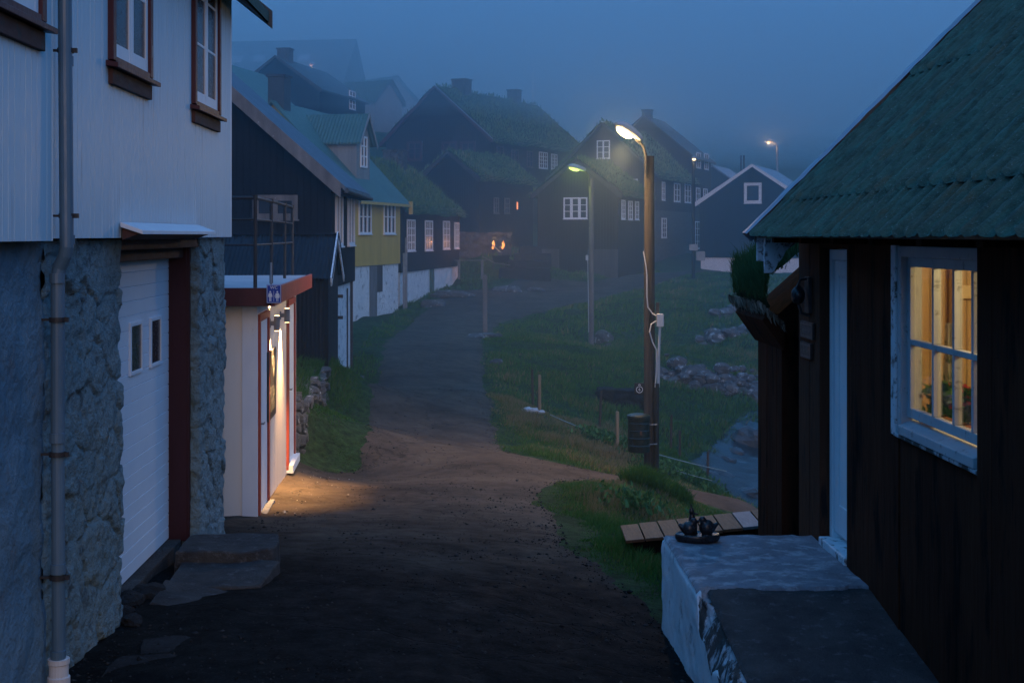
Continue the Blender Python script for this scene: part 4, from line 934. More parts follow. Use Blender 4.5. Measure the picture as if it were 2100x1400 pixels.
# turf shed joined to its far end
TS = thing('turf_shed', 'low dark boarded lean-to with a shaggy turf roof beyond the brown house', 'shed', (3.4, 11.2, -3.2))
m = MB(); y = 10.72
while y < 11.6: m.box(2.43+random.uniform(0,.006), 3.6, y+.002, y+.178, -3.6, -.80); y += .18
m.build('wall', BROWN_WALL, TS, bevel=.004)
MB().box(2.60,2.66,10.16,10.72,-3.5,-.2).build('wall', BROWN_WALL, TS)
MB().prism([(2.40,10.70,-.80),(2.40,10.70,-.62),(3.6,10.70,.45),(3.6,10.70,-.80)], (0,.95,0)).build('gable', BROWN_WALL, TS)
def turf_lump():
    nu, nv = 50, 40; u = np.linspace(0, 1, nu); v = np.linspace(0, 1, nv); U, V_ = np.meshgrid(u, v, indexing='ij')
    Y = 10.55+1.35*U
    ang = np.pi*(1.25-1.0*V_); X = 2.47+.20*np.cos(ang)+np.clip(V_-.55, 0, 1)*1.6; Z = -.42+.21*np.sin(ang)+np.clip(V_-.55, 0, 1)*1.4
    nse = .07*fbm(X*4, Y*4, Z*4, 4, 6); return np.stack([X-nse, Y, Z+nse], -1), grid_faces(nu, nv)
V, Fq = turf_lump(); np_mesh('sod', V.reshape(-1,3), Fq, GROUND, TS, smooth=True)
r = np.random.default_rng(2); n = 8500; idx = r.integers(0, V.shape[0]*30, n); P = V[:, 6:36].reshape(-1,3)[idx % (V.shape[0]*30)]+r.normal(0, .012, (n,3))
blades('turf', P, r.uniform(.03,.12,n)*np.where(r.random(n)<.12,1.7,1), .006, TURF, TS, lean=.8, seed=4, tint=np.clip(r.normal(.06,.14,n),0,1), lean_dir=(-.1,-.05,0))
n = 900; yy = r.uniform(10.55,11.9,n); q_ = r.random(n); P = np.stack([2.22+.20*q_, yy, -.50-.17*q_-.03*r.random(n)], 1)
BARK = tint_mat('birch_bark_fringe', [(0,(.10,.07,.05)),(.6,(.28,.21,.15)),(1,(.5,.42,.33))], .8, .1)
blades('bark_fringe', P, -r.uniform(.04,.10,n), .020, BARK, TS, lean=.3, seed=6, tint=r.random(n), lean_dir=(-.3,0,0))
MB().prism([(2.26,10.62,-.66),(2.30,10.62,-.60),(2.44,10.62,-.70),(2.43,10.62,-.90)], (0,1.1,0)).build('eave_board', BROWN_WALL, TS, bevel=.004)

# ------------------------------------------------------------------ concrete steps by the brown house door
CS = thing('concrete_steps', 'whitewashed concrete landing and ramp below the brown house door', 'steps', (1.9, 8.5, -2.9))
def top_sheet(name, x0, x1, y0, y1, zf, mat_, amp, seed, step=.02, edge=.0):
    xs = np.arange(x0, x1+step, step); ys = np.arange(y0, y1+step, step); X, Y = np.meshgrid(xs, ys, indexing='ij')
    Z = zf(X, Y)+amp*fbm(X*3, Y*3, seed, 4, seed)+amp*.5*fbm(X*14, Y*14, seed, 3, seed+2)
    # rounded outer edges
    d = np.minimum(np.minimum(X-x0, y1-Y), Y-y0+ (9 if not edge else 0)); Z = Z-.018*np.clip(1-d/.02, 0, 1)**2-.02*np.clip(fbm(X*9, Y*9, 8, 3, seed+6)-.15, 0, 1)*np.clip(1-d/.12, 0, 1)
    if edge: Z = Z-.06*np.clip((8.36+.05*fbm(X*5, X*0, 2, 3, 3)+.02*fbm(X*22, X*0, 2, 2, 4)-Y)/.012, 0, 1)
    return np_mesh(name, np.stack([X, Y, Z], -1).reshape(-1,3), grid_faces(len(xs), len(ys)), mat_, CS, smooth=True)
top_sheet('landing', 1.37, 2.45, 8.30, 9.80, lambda x, y: -2.15+0*x, CONCRETE_WORN, .012, 4, edge=1)
rampz = lambda x, y: np.where(y > 8.30, -2.172, -2.172-.145*(8.30-y)*.95)
top_sheet('ramp', 1.44, 2.45, 5.6, 8.48, rampz, CONCRETE_DARK, .012, 9)
def side(name, xf, y0, y1, ztop, zb, mat_, amp, seed, step=.025):
    ys = np.arange(y0, y1+step, step); t = np.linspace(0, 1, 40); Y, T = np.meshgrid(ys, t, indexing='ij'); zt = ztop(Y); Z = zb(Y)+(zt-zb(Y))*T
    X = xf+0*Y+amp*fbm(Y*3, Z*3, seed, 4, seed)+amp*.6*fbm(Y*12, Z*12, seed, 3, seed+1)+.03*np.clip((T-.97)/.03, 0, 1)
    return np_mesh(name, np.stack([X, Y, Z], -1).reshape(-1,3), grid_faces(len(ys), 40), mat_, CS, smooth=True)
lowz = lambda y: -3.2+0*y
side('side_wall', 1.37, 5.6, 9.80, lambda y: np.where(y > 8.28, -2.17, -2.19-.138*(8.3-y)-.15-.05*np.sin(y*5)-.03*np.sin(y*17)), lowz, CONCRETE_WHITE, .014, 7)
MB().box(1.39, 2.44, 9.74, 9.79, -3.3, -2.19).build('back_wall', CONCRETE_WHITE, CS)
def chipped_edge():
    ys = np.arange(5.6, 8.30, .012); nv = 22; v = np.linspace(0, 1, nv); Y, V_ = np.meshgrid(ys, v, indexing='ij')
    zt = -2.19-.138*(8.3-Y); z_lo = zt-.19-.05*np.sin(Y*5)-.03*np.sin(Y*17); wide = np.clip((8.32-Y)/.25, .12, 1)
    X = 1.372+(.10*wide+.02*fbm(Y*6, Y*0, 0, 3, 5))*V_+.030*fbm(Y*9, V_*3, 1, 4, 15)*np.sin(V_*np.pi)
    Z = z_lo+(zt-z_lo)*V_**.7+.02*fbm(Y*11, V_*2, 3, 4, 19)*np.sin(V_*np.pi)
    np_mesh('chipped_edge', np.stack([X, Y, Z], -1).reshape(-1,3), grid_faces(len(ys), nv), CHIPPED, CS, smooth=False)
chipped_edge()
# ornament of birds on the far corner of the landing
def ornament():
    cx, cy, cz = 1.585, 9.60, -2.15
    m = MB(); m.lathe([(.10,0),(.145,.004),(.158,.022),(.160,.045),(.152,.058),(.140,.050),(.10,.046),(.02,.048)], (cx,cy,cz), 28, 1, .62)
    def bird(bx, by, s, up, sg):
        m.blob((bx, by, cz+.095*s), (.052*s, .045*s, .055*s), 14, 10, .05, 3)
        m.blob((bx-sg*.030*s, by-.01, cz+.150*s+up), (.025*s, .023*s, .024*s), 12, 8, .04, 4)
        m.tube([(bx-sg*.008, by-.005, cz+.11*s), (bx-sg*.026*s, by-.008, cz+.145*s+up)], [.034*s, .02*s], 10)
        m.tube([(bx-sg*.048*s, by-.012, cz+.148*s+up), (bx-sg*.072*s, by-.014, cz+.140*s+up)], [.010, .003], 8)
        m.tube([(bx+sg*.03*s, by, cz+.09*s), (bx+sg*.075*s, by, cz+.125*s)], [.030*s, .010*s], 8)
    bird(cx-.062, cy-.03, 1.0, .0, -1); bird(cx+.062, cy-.02, 1.05, .0, 1)
    m.tube([(cx-.028,cy+.03,cz+.04),(cx-.030,cy+.03,cz+.11),(cx-.034,cy+.028,cz+.165),(cx-.038,cy+.025,cz+.20)], [.030,.034,.022,.012], 12)
    m.blob((cx-.038,cy+.024,cz+.205), (.020,.020,.022), 10, 8, .03, 5); m.tube([(cx-.036,cy+.02,cz+.215),(cx-.046,cy+.018,cz+.262)], [.012,.003], 8)
    m.tube([(cx-.02,cy+.02,cz+.19),(cx+.015,cy+.01,cz+.185)], [.011,.004], 8)
    o = m.build('bird_ornament', ORNAMENT); rm = o.modifiers.new('remesh', 'REMESH'); rm.mode = 'VOXEL'; rm.voxel_size = .0055; rm.use_smooth_shade = True
    tag(o, 'small black glazed bird ornament on the corner of the whitewashed landing', 'ornament')
ornament()
# plank footbridge beyond the landing
FB = thing('footbridge', 'short plank footbridge behind the whitewashed landing', 'footbridge', (2.1, 12.9, -3.0))
for i in range(8):
    xa = 1.43+.178*i; zc = -2.815+.023*i
    m = MB(); m.obox((xa+.084, 12.9-.012*i, zc), (.084, -.006, .009), (.01, .33+.006*((i*5) % 3), 0), (-.002, 0, .014))
    m.build('plank', PLANK_GREY if i == 6 else PLANK, FB, bevel=.004)
for yy in (12.66, 13.1): MB().bar((1.5,yy,-2.90),(2.9,yy-.09,-2.72),.06,.12).build('stringer', BROWN_BOARDS, FB, bevel=.004)
# ================================================================== houses up the lane
def ray_on_face(root, face, w, L, px, py):
    """where the sight line through a photo point meets a wall of the house, in the house's own coordinates"""
    inv = WM[root.name].inverted(); o = inv @ Vector((0,0,0)); d = (inv.to_3x3() @ Vector(((px-CX)/F, 1, (CY-py)/F)))
    if face == 'front': t = (0-o.y)/d.y; p = o+d*t; return p.x, p.z
    if face == 'right': t = (w/2-o.x)/d.x; p = o+d*t; return p.y, p.z
    if face == 'left': t = (-w/2-o.x)/d.x; p = o+d*t; return p.y, p.z

def house(label, loc, rz, w, L, eave, ridge, wall, roof, ov=.3, verge=.25, found=None, turf=0, barge=None, windows=(), chimneys=(), group=None, eave_board=None, thick=.12, turf_seed=1, turf_h=.22, cat='house'):
    H = thing('house', label, cat, loc, R(rz), group); h2 = w/2
    zb = found[0] if found else -2.0
    MB().prism([(-h2,0,zb),(-h2,0,eave),(0,0,ridge),(h2,0,eave),(h2,0,zb)], (0,L,0)).build('wall', wall, H, world=False)
    if found: MB().box(-h2+.06, h2-.06, .06, L-.06, -2.5, found[0]-.001).build('basement_wall', found[1], H, world=False)
    sl = (ridge-eave)/h2
    e = (h2+ov); ze = eave-ov*sl
    def slope(sg):
        return [(0,-verge,ridge+.02),(0,-verge,ridge+thick+.02),(sg*e,-verge,ze+thick),(sg*e,-verge,ze)]
    R_ = MB(); R_.prism(slope(1), (0,L+2*verge,0)); R_.prism(slope(-1)[::-1], (0,L+2*verge,0)); ro = R_.build('roof', roof, H, world=False)
    if barge:
        for sg in (-1, 1):
            MB().prism([(0,-verge-.045,ridge+.01),(0,-verge-.045,ridge+thick+.05),(sg*(e+.01),-verge-.045,ze+thick+.03),(sg*(e+.01),-verge-.045,ze-.06),(sg*(e-.12),-verge-.045,ze-.04)], (0,.04,0)).build('bargeboard', barge, H, world=False)
    if eave_board: MB().box(e-.02,e+.03,-verge,L+verge,ze-.03,ze+thick*.9).build('eave_board', eave_board, H, world=False)
    if turf:
        r = np.random.default_rng(turf_seed)
        nu, nv = 36, max(12, int(L*3)); u = np.linspace(-1, 1, nu); v = np.linspace(-verge, L+verge, nv); U, V_ = np.meshgrid(u, v, indexing='ij')
        ax = np.abs(U); ee = e+.10; X = U*ee; ez = eave-(ee-h2)*sl
        Z = ridge+thick-(ridge-ez)*ax+.10+.09*fbm(X*1.4, V_*1.4, turf_seed, 4, turf_seed)-.22*np.clip((ax-.9)/.1, 0, 1)**2+.03
        Y = V_+.10*fbm(X*2, V_*.4, 7, 2, turf_seed)*((V_ < .01) | (V_ > L))
        P = np.stack([X, Y, Z], -1).reshape(-1,3); mw = np.array(WM[H.name]); Pw = P @ mw[:3,:3].T+mw[:3,3]
        np_mesh('sod', Pw, grid_faces(nu, nv), GROUND, H, smooth=True)
        n = turf; uu = r.uniform(-1, 1, n); uu = np.where(r.random(n) < .22, np.sign(uu)*r.uniform(.9, 1.0, n), uu); vv = r.uniform(-verge, L+verge, n); a = np.abs(uu)
        zz = ridge+thick-(ridge-ez)*a+.12+.09*fbm(uu*ee*1.4, vv*1.4, turf_seed, 4, turf_seed)-.2*np.clip((a-.9)/.1, 0, 1)**2
        cl = fbm(uu*4, vv*.9, 3, 3, turf_seed)
        P = np.stack([uu*ee, vv, zz], 1) @ mw[:3,:3].T+mw[:3,3]
        edge = a > .93; hh = turf_h*r.uniform(.5, 1.4, n)*(1+.5*cl); hh = np.where(edge, hh*.9, hh)
        side_dir = (mw[:3,0][None]*np.sign(uu)[:,None])*np.where(edge, 1.1, .1)[:,None]+np.where(edge, -1.0, 0)[:,None]*np.array([[0,0,1.]])
        blades('turf', P, hh, .035 if loc[1] < 62 else .055, TURF, H, lean=.6, seed=turf_seed+3, tint=np.clip(.4+.3*cl+r.normal(0,.15,n)+edge*r.uniform(0,.4,n), 0, 1), lean_dir=side_dir)
    def win(face, u0, u1, z0, z1, cas, cols, rows, fm, gm=GLASS_DARK, nm='window', fw=.07, mid=.05):
        def P3(u, d, z):
            if face == 'front': return (u, -d, z)
            if face == 'right': return (h2+d, u, z)
            return (-h2-d, u, z)
        def bx(m, ua, ub, da, db, za, zb_):
            p, q = P3(ua, da, za), P3(ub, db, zb_); m.box(min(p[0],q[0]), max(p[0],q[0]), min(p[1],q[1]), max(p[1],q[1]), za, zb_)
        m = MB(); bx(m,u0,u0+fw,-.02,.05,z0,z1); bx(m,u1-fw,u1,-.02,.05,z0,z1); bx(m,u0+fw,u1-fw,-.02,.05,z1-fw,z1); bx(m,u0-.03,u1+.03,-.02,.08,z0-.03,z0+.001); bx(m,u0+fw,u1-fw,-.02,.05,z0+.002,z0+fw)
        for k in range(1, cas): c_ = u0+(u1-u0)*k/cas; bx(m,c_-mid,c_+mid,-.02,.047,z0+fw,z1-fw)
        for k in range(cas):
            a = u0+(u1-u0)*k/cas+(fw if k == 0 else mid); b_ = u0+(u1-u0)*(k+1)/cas-(fw if k == cas-1 else mid)
            for i in range(1, cols): c_ = a+(b_-a)*i/cols; bx(m,c_-.018,c_+.018,-.02,.036,z0+fw,z1-fw)
            for j in range(1, rows): c_ = z0+fw+(z1-z0-2*fw)*j/rows; bx(m,a,b_,-.02,.038,c_-.018,c_+.018)
        f = m.build(nm, fm, H, world=False); g = MB(); bx(g,u0+fw*.5,u1-fw*.5,-.02,.015,z0+fw*.5,z1-fw*.5); g.build('pane', gm, f, world=False); return f
    for wd in windows:
        face, x0, y0_, x1, y1_ = wd[:5]; o = dict(cas=2, cols=1, rows=3, fm=WHITE_PAINT); o.update(wd[5] if len(wd) > 5 else {})
        ua, za = ray_on_face(H, face, w, L, x0, y0_); ub, zb_ = ray_on_face(H, face, w, L, x1, y1_); u2, zc = ray_on_face(H, face, w, L, (x0+x1)/2, y0_); _, zd = ray_on_face(H, face, w, L, (x0+x1)/2, y1_)
        win(face, min(ua,ub), max(ua,ub), zd, zc, **o)
    for ch in chimneys:
        y, cw, top, cm = ch[:4]; x = ch[4] if len(ch) > 4 else 0
        c_ = MB(); c_.box(x-cw/2,x+cw/2,y-cw/2,y+cw/2,ridge-.6-abs(x)*sl,top-.08); c_.box(x-cw/2-.05,x+cw/2+.05,y-cw/2-.05,y+cw/2+.05,top-.079,top); c_.build('chimney', cm, ro, world=False)
    H['_dims'] = [w, L, eave, ridge, sl]
    return H, win

W = dict
# black house nearest on the left
K, _ = house('black boarded house with whitewashed basement and grey roof edge, behind the black shed', (-6.4, 28.2, -3.1), -1, 7.0, 4.75, 4.28, 7.36, BLACK_BOARDS, ROOF_EDGE, ov=.33, verge=.42, found=(2.0, WHITE_STONE), thick=.10,
    windows=[('front',519,400,611,450,W(cas=2,cols=1,rows=1,fm=GREY_WOOD,fw=.12)),('right',687,385,700,505,W(cas=2,cols=1,rows=1)),('right',712,398,724,503,W(cas=2,cols=1,rows=1))])
kd = K['_dims']; sl = kd[4]; e = kd[0]/2+.33
MB().prism([(e-.08,-.47,4.28-.25*sl-.22),(e-.08,-.47,4.28-.25*sl+.10),(0,-.47,7.36+.12),(0,-.47,7.36-.20)], (0,.045,0)).build('bargeboard', GREY_WOOD, K, world=False, bevel=.004)
MB().prism([(-e+.08,-.47,4.28-.25*sl-.06),(-e+.08,-.47,4.28-.25*sl+.13),(0,-.47,7.36+.16),(0,-.47,7.36-.06)], (0,.045,0)).build('bargeboard', GREY_WOOD, K, world=False, bevel=.004)
MB().box(e-.25,e,-.40,5.1,4.28-.33*sl-.05,4.28-.33*sl-.005).build('eave_board', BLACK_BOARDS, K, world=False)
MB().tube([(e+.03,-.4,4.0),(e+.03,5.1,3.98)], .05, 10).build('gutter', DARK_METAL, K, world=False)
MB().box(3.44,3.50,4.2,4.27,-.6,2.0).build('drainpipe', IRON, K, world=False)
# ochre house
Y_, ywin = house('ochre yellow house with green corrugated roof and dormer', (-7.01, 48.33, -3.2), -14, 6.0, 5.45, 4.68, 7.86, YELLOW, GREEN_METAL, ov=.35, verge=.28, found=(2.1, WHITE_STONE), eave_board=YELLOW_TRIM, thick=.08,
    windows=[('right',735,409,760,480,W(cas=3,rows=2,fm=WHITE_PAINT,mid=.06)),('right',786,410,809,480,W(cas=3,rows=2,fm=WHITE_PAINT,mid=.06))], chimneys=[(.5,.62,8.9,DARK_METAL)])
MB().box(3.30,3.44,5.60,5.72,4.0,4.5).build('eave_board', YELLOW_TRIM, Y_, world=False)
corr_y = MB()
# dormer
ua, za = ray_on_face(Y_, 'right', 6.0, 5.45, 748, 372); ub, _ = ray_on_face(Y_, 'right', 6.0, 5.45, 776, 372)
def dormer():
    y0, y1 = 1.55, 3.05; xf = 2.55; zb = 4.68+(3.0-xf)*1.06; zt = zb+1.55; zp = zt+.85; ym = (y0+y1)/2
    d = MB().prism([(xf,y0,zb-.1),(xf,y0,zt),(xf,ym,zp),(xf,y1,zt),(xf,y1,zb-.1)], (-2.9,0,0)); dm = d.build('dormer', GREY_BOARDS, Y_, world=False)
    sl = (zp-zt)/(y1-ym); ov = .22
    m = MB()
    for sg in (-1, 1):
        ye = ym+sg*((y1-ym)+ov); ze = zt-ov*sl
        m.prism([(xf+.22,ym,zp+.01),(xf+.22,ye,ze+.01),(xf+.22,ye,ze+.07),(xf+.22,ym,zp+.08)][::sg], (-3.4,0,0))
    m.build('dormer_roof', GREEN_METAL_X, dm, world=False)
    for sg in (-1, 1):
        ye = ym+sg*((y1-ym)+ov); ze = zt-ov*sl
        MB().prism([(xf+.225,ym,zp-.06),(xf+.225,ye,ze-.06),(xf+.225,ye,ze+.09),(xf+.225,ym,zp+.10)], (.03,0,0)).build('bargeboard', GREY_BOARDS, dm, world=False)
    m = MB(); wy0, wy1, wz0, wz1 = ym-.36, ym+.36, zb+.50, zt+.10
    m.box(xf,xf+.05,wy0,wy0+.07,wz0,wz1).box(xf,xf+.05,wy1-.07,wy1,wz0,wz1).box(xf,xf+.05,wy0+.07,wy1-.07,wz1-.07,wz1).box(xf,xf+.05,wy0+.07,wy1-.07,wz0,wz0+.07).box(xf,xf+.045,ym-.05,ym+.05,wz0+.07,wz1-.07)
    for q in (.36, .68): m.box(xf,xf+.04,wy0+.07,ym-.05,wz0+(wz1-wz0)*q-.02,wz0+(wz1-wz0)*q+.02); m.box(xf,xf+.04,ym+.05,wy1-.07,wz0+(wz1-wz0)*q-.02,wz0+(wz1-wz0)*q+.02)
    w = m.build('window', WHITE_PAINT, dm, world=False); MB().box(xf-.01,xf+.015,wy0+.03,wy1-.03,wz0+.03,wz1-.03).build('pane', GLASS_DARK, dm, world=False)
GREEN_METAL_X = mat('green_corrugated_dormer_roof', (.045,.105,.088), (.075,.150,.120), 1.2, (1,1,1), .55, .4, .2, 20, c3=(.10,.13,.11), c3_amt=.2, c3_scale=3, corr=.13, board_axis='x', bdist=.02)
dormer()
# basement door of the ochre house
u0, z1_ = ray_on_face(Y_, 'right', 6, 5.45, 761, 548); u1, z0_ = ray_on_face(Y_, 'right', 6, 5.45, 787, 662)
MB().box(2.90,2.965,u0,u0+(u1-u0)*.55,.15,2.08).build('door', GREY_WOOD, Y_, world=False, bevel=.01)
MB().box(2.90,2.96,u0+(u1-u0)*.56,u1,1.1,2.08).build('shutter', DARK_POST, Y_, world=False, bevel=.01)
for k, yy in enumerate((5.55, 5.85)): MB().tube([(3.12,yy,.1),(3.12,yy,2.5+.6*k)], .05, 10).build('drainpipe', STEEL, Y_, world=False)
# turf house after it
T_, _ = house('long black house with shaggy turf eaves and four white windows, after the ochre house', (-5.30, 54.27, -3.0), -10.3, 5.1, 12.2, 4.05, 6.1, BLACK_BOARDS, DARK_METAL, ov=.2, verge=.2, found=(1.52, WHITE_STONE), turf=9000, turf_seed=5, turf_h=.2,
    windows=[('right',834,450,850,515,W(cas=2,cols=2,rows=4,mid=.03)),('right',871,452,886,514,W(cas=2,cols=2,rows=4,mid=.03)),('right',908,453,921,511,W(cas=2,cols=2,rows=4,mid=.03)),('right',931,456,940,510,W(cas=2,cols=2,rows=4,mid=.03))], chimneys=[(9.6,.95,6.95,GREY_STONE)])
MB().box(2.50,2.60,5.6,6.1,-.4,1.52).build('drainpipe', mat('green_drain_board', (.05,.10,.08), (.07,.13,.10), 3), T_, world=False)
# red-trimmed house on the hill
D_, _ = house('large dark house with red gable trim, turf roof and two chimneys on the hill', (-2.17, 85.4, 1.2), -28, 7.5, 14, 4.75, 7.95, BROWN_BOARDS, DARK_METAL, ov=.3, verge=.3, turf=7000, turf_seed=11, turf_h=.2, barge=RED_PAINT,
    windows=[('front',835,290,866,330,W(cas=2,fm=RED_PAINT,fw=.16)),('front',906,290,938,326,W(cas=2,fm=RED_PAINT,fw=.16)),('front',944,290,976,326,W(cas=2,fm=RED_PAINT,fw=.16)),('right',1018,300,1032,334,W(cas=2,fm=RED_PAINT)),('right',1048,306,1062,340,W(cas=2,fm=RED_PAINT)),('right',1080,310,1092,343,W(cas=2,fm=RED_PAINT)),('right',1105,312,1122,346,W(cas=2,cols=2,rows=4)),('right',1130,316,1142,348,W(cas=2,cols=2,rows=4))],
    chimneys=[(3.2,.95,8.85,GREY_STONE),(10.9,.75,8.9,GREY_STONE)])
for k in range(3): MB().obox((1.35,7.6+1.15*k,6.93),(.36,0,-.31),(0,.09,0),(.03,0,.035)).build('skylight', BLUE_METAL, D_, world=False)
MB().bar((.0,-.34,8.13),(4.08,-.34,4.65),.05,.05).build('ridge_flashing', BLUE_METAL, D_, world=False)
MB().tube([(0,13.9,7.9),(0,13.9,11.4)], .018, 8).build('flagpole', WHITE_PAINT, D_, world=False)
# low turf house below it
E_, ewin = house('low dark turf-roofed house below the red-trimmed one, lit by a small red porch lamp', (-1.18, 72.8, -.45), -28, 3.5, 6.6, 3.45, 4.75, BLACK_BOARDS, DARK_METAL, ov=.2, verge=.25, turf=4500, turf_seed=17, turf_h=.18, barge=BARGE_DARK,
    windows=[('right',1012,405,1022,438,W(cas=1,cols=2,rows=3,fm=GREY_WOOD)),('right',1034,406,1044,438,W(cas=1,cols=2,rows=3,fm=GREY_WOOD))])
# central turf house
F_, _ = house('dark turf-roofed gable house with white triple window, behind the green-lit lamp post', (5.25, 68, -2.35), -22, 4.2, 5.6, 4.42, 5.97, BROWN_BOARDS, DARK_METAL, ov=.25, verge=.25, turf=5000, turf_seed=23, turf_h=.18, barge=BARGE_DARK,
    windows=[('front',1156,405,1205,449,W(cas=3,cols=1,rows=3,mid=.07)),('right',1274,410,1281,450,W(cas=1,cols=2,rows=4)),('right',1288,412,1296,451,W(cas=1,cols=2,rows=4)),('right',1302,413,1309,451,W(cas=1,cols=2,rows=4))])
m = MB(); m.box(-2.12,-.95,-.10,-.003,-1,1.65).build('basement_wall', BASE_PANEL, F_, world=False); MB().box(.55,2.1,-.10,-.003,-1,1.65).build('basement_wall', BASE_PANEL, F_, world=False)
MB().box(-.93,.53,-.05,-.003,-.3,1.62).build('door', BLACK_BOARDS, F_, world=False, bevel=.01)
# taller house right behind it
G_, _ = house('tall dark house with stone ground floor and turf eaves, behind the central turf house', (8.07, 84, -1.2), -22, 6.6, 10, 4.85, 7.95, BROWN_BOARDS, DARK_METAL, ov=.25, verge=.25, found=(2.7, GREY_STONE), turf=5500, turf_seed=29, turf_h=.2,
    windows=[('front',1224,288,1251,326,W(cas=2,cols=1,rows=3)),('front',1292,367,1308,392,W(cas=1,rows=1)),('right',1357,373,1363,411,W(cas=1,cols=2,rows=3)),('right',1382,376,1394,414,W(cas=2,cols=1,rows=3)),('right',1404,378,1416,416,W(cas=2,cols=1,rows=3)),('right',1357,447,1366,488,W(cas=1,cols=2,rows=4))])
H_, _ = house('three-storey dark house with chimney and slate roof, behind the third lamp post', (11.97, 95, -1.3), -22, 7.0, 5.6, 6.65, 9.5, BROWN_BOARDS, DARK_METAL, ov=.3, verge=.25,
    windows=[('right',1428,313,1436,345,W(cas=1,cols=2,rows=3)),('right',1444,315,1452,348,W(cas=1,cols=2,rows=3)),('right',1427,385,1435,420,W(cas=1,cols=2,rows=3)),('right',1442,387,1450,418,W(cas=1,cols=2,rows=3)),('right',1425,454,1435,510,W(cas=1,cols=2,rows=4)),('right',1441,455,1450,510,W(cas=1,cols=1,rows=1))], chimneys=[(.9,.62,10.1,GREY_STONE)])
PALE_TRIM = mat('pale_pink_white_trim', (.66,.60,.58), (.74,.68,.66), 4, rough=.5)
I_, _ = house('black gable house with pale trim and white basement, to the right of the lamps', (16.7, 81.2, -2.3), -22, 6.4, 8, 4.25, 6.33, BLACK_BOARDS, BLUE_METAL, ov=.3, verge=.25, found=(.95, PALE_TRIM), barge=PALE_TRIM, thick=.14,
    windows=[('front',1526,375,1562,417,W(cas=1,rows=1,fm=PALE_TRIM,fw=.17))], chimneys=[])
for x in (0, .18): MB().tube([(-1.2+x,2.6,5.0),(-1.2+x,2.6,7.2)], .05, 8).build('flue', IRON, I_, world=False)
house('little pale-roofed house between the three-storey house and the pale-trimmed gable', (18.3, 104, -1.0), -22, 4.6, 6, 4.6, 6.2, BLACK_BOARDS, BLUE_METAL)
# up in the fog on the left
house('dark house with chimney, dim in the fog above the ochre house', (-11.6, 81.2, 5.5), -14, 5.4, 8.4, 3.1, 5.0, BLACK_BOARDS, DARK_METAL, ov=.2, barge=BARGE_DARK, chimneys=[(1.3,.75,5.75,GREY_STONE)], windows=[('right',716,187,728,225,W(cas=2,cols=1,rows=4))])
house('green metal roofed house with skylight behind the black house gable', (-13.2, 65, 3.0), -14, 6.0, 8.2, 2.6, 5.5, BLACK_BOARDS, GREEN_METAL, thick=.08)
house('pale gabled house with turf roof, faint in fog, left of the red-trimmed house', (-6.1, 100, 6.8), 58, 3.4, 4.5, 2.9, 4.35, GREY_BOARDS, DARK_METAL, ov=.15, turf=900, turf_seed=41)
house('farther gabled turf house, fainter in fog, just left of the red trimmed gable', (-6.8, 122, 9), 45, 5.4, 6.5, 2.8, 5.0, GREY_BOARDS, DARK_METAL, ov=.2, turf=900, turf_seed=43)
Q_, _ = house('large long-roofed house fading into fog at the top of the village', (-10.6, 122, 9.6), 82, 9.0, 15.5, 3.9, 7.75, BROWN_BOARDS, DARK_METAL, ov=.4, verge=.3)
for k in range(4): MB().obox((-2.3,3.9+2.05*k,5.95),(.42,0,.36),(0,.5,0),(-.04,0,.05)).build('skylight', BLUE_METAL, Q_, world=False)

# ================================================================== street lamps
def pole_mesh(base, top, rb, rt, name, mat_, parent, seg=14):
    b, t = Vector(base), Vector(top); n = 14
    return MB().tube([b.lerp(t, i/n) for i in range(n+1)], [rb+(rt-rb)*i/n for i in range(n+1)], seg).build(name, mat_, parent, smooth=False)
def cobra_head(name, c, d, length, wid, parent, lens, housing=LAMP_GREY):
    """d = horizontal direction the head points, c = its rear end"""
    d = Vector(d).normalized(); up = Vector((0,0,1)); s = d.cross(up).normalized(); c = Vector(c); m = MB(); vs = []; n, k = 9, 12
    for i in range(n):
        t = i/(n-1); w = wid*(.45+.55*math.sin(min(1, t*1.5)*math.pi/2))*(1-.55*max(0, (t-.72)/.28)**2); h = wid*.55*(.6+.4*math.sin(min(1, t*1.6)*math.pi/2))*(1-.8*max(0, (t-.6)/.4)**2)
        for j in range(k):
            a = 2*math.pi*j/k; vs.append(c+d*length*t+s*math.cos(a)*w/2+up*(math.sin(a)*(h if math.sin(a) > 0 else h*.35)))
    fs = [(i*k+j, i*k+(j+1) % k, (i+1)*k+(j+1) % k, (i+1)*k+j) for i in range(n-1) for j in range(k)]+[tuple(range(k))[::-1], tuple(range((n-1)*k, n*k))]
    m.add(vs, fs); head = m.build(name, housing, parent, smooth=True)
    g = MB(); vs = []
    for (zz, sc) in ((-wid*.16, 1.0), (-wid*.30, .92), (-wid*.40, .60), (-wid*.43, .15)):
        for j in range(16):
            a = 2*math.pi*j/16; vs.append(c+d*(length*.66+length*.28*sc*math.cos(a))+s*(wid*.36*sc*math.sin(a))+up*zz)
    g.add(vs, [(i*16+j, i*16+(j+1) % 16, (i+1)*16+(j+1) % 16, (i+1)*16+j) for i in range(3) for j in range(16)]+[tuple(range(48, 64))])
    g.build('lens', lens, head, smooth=True); return c+d*length*.62-up*wid*.5
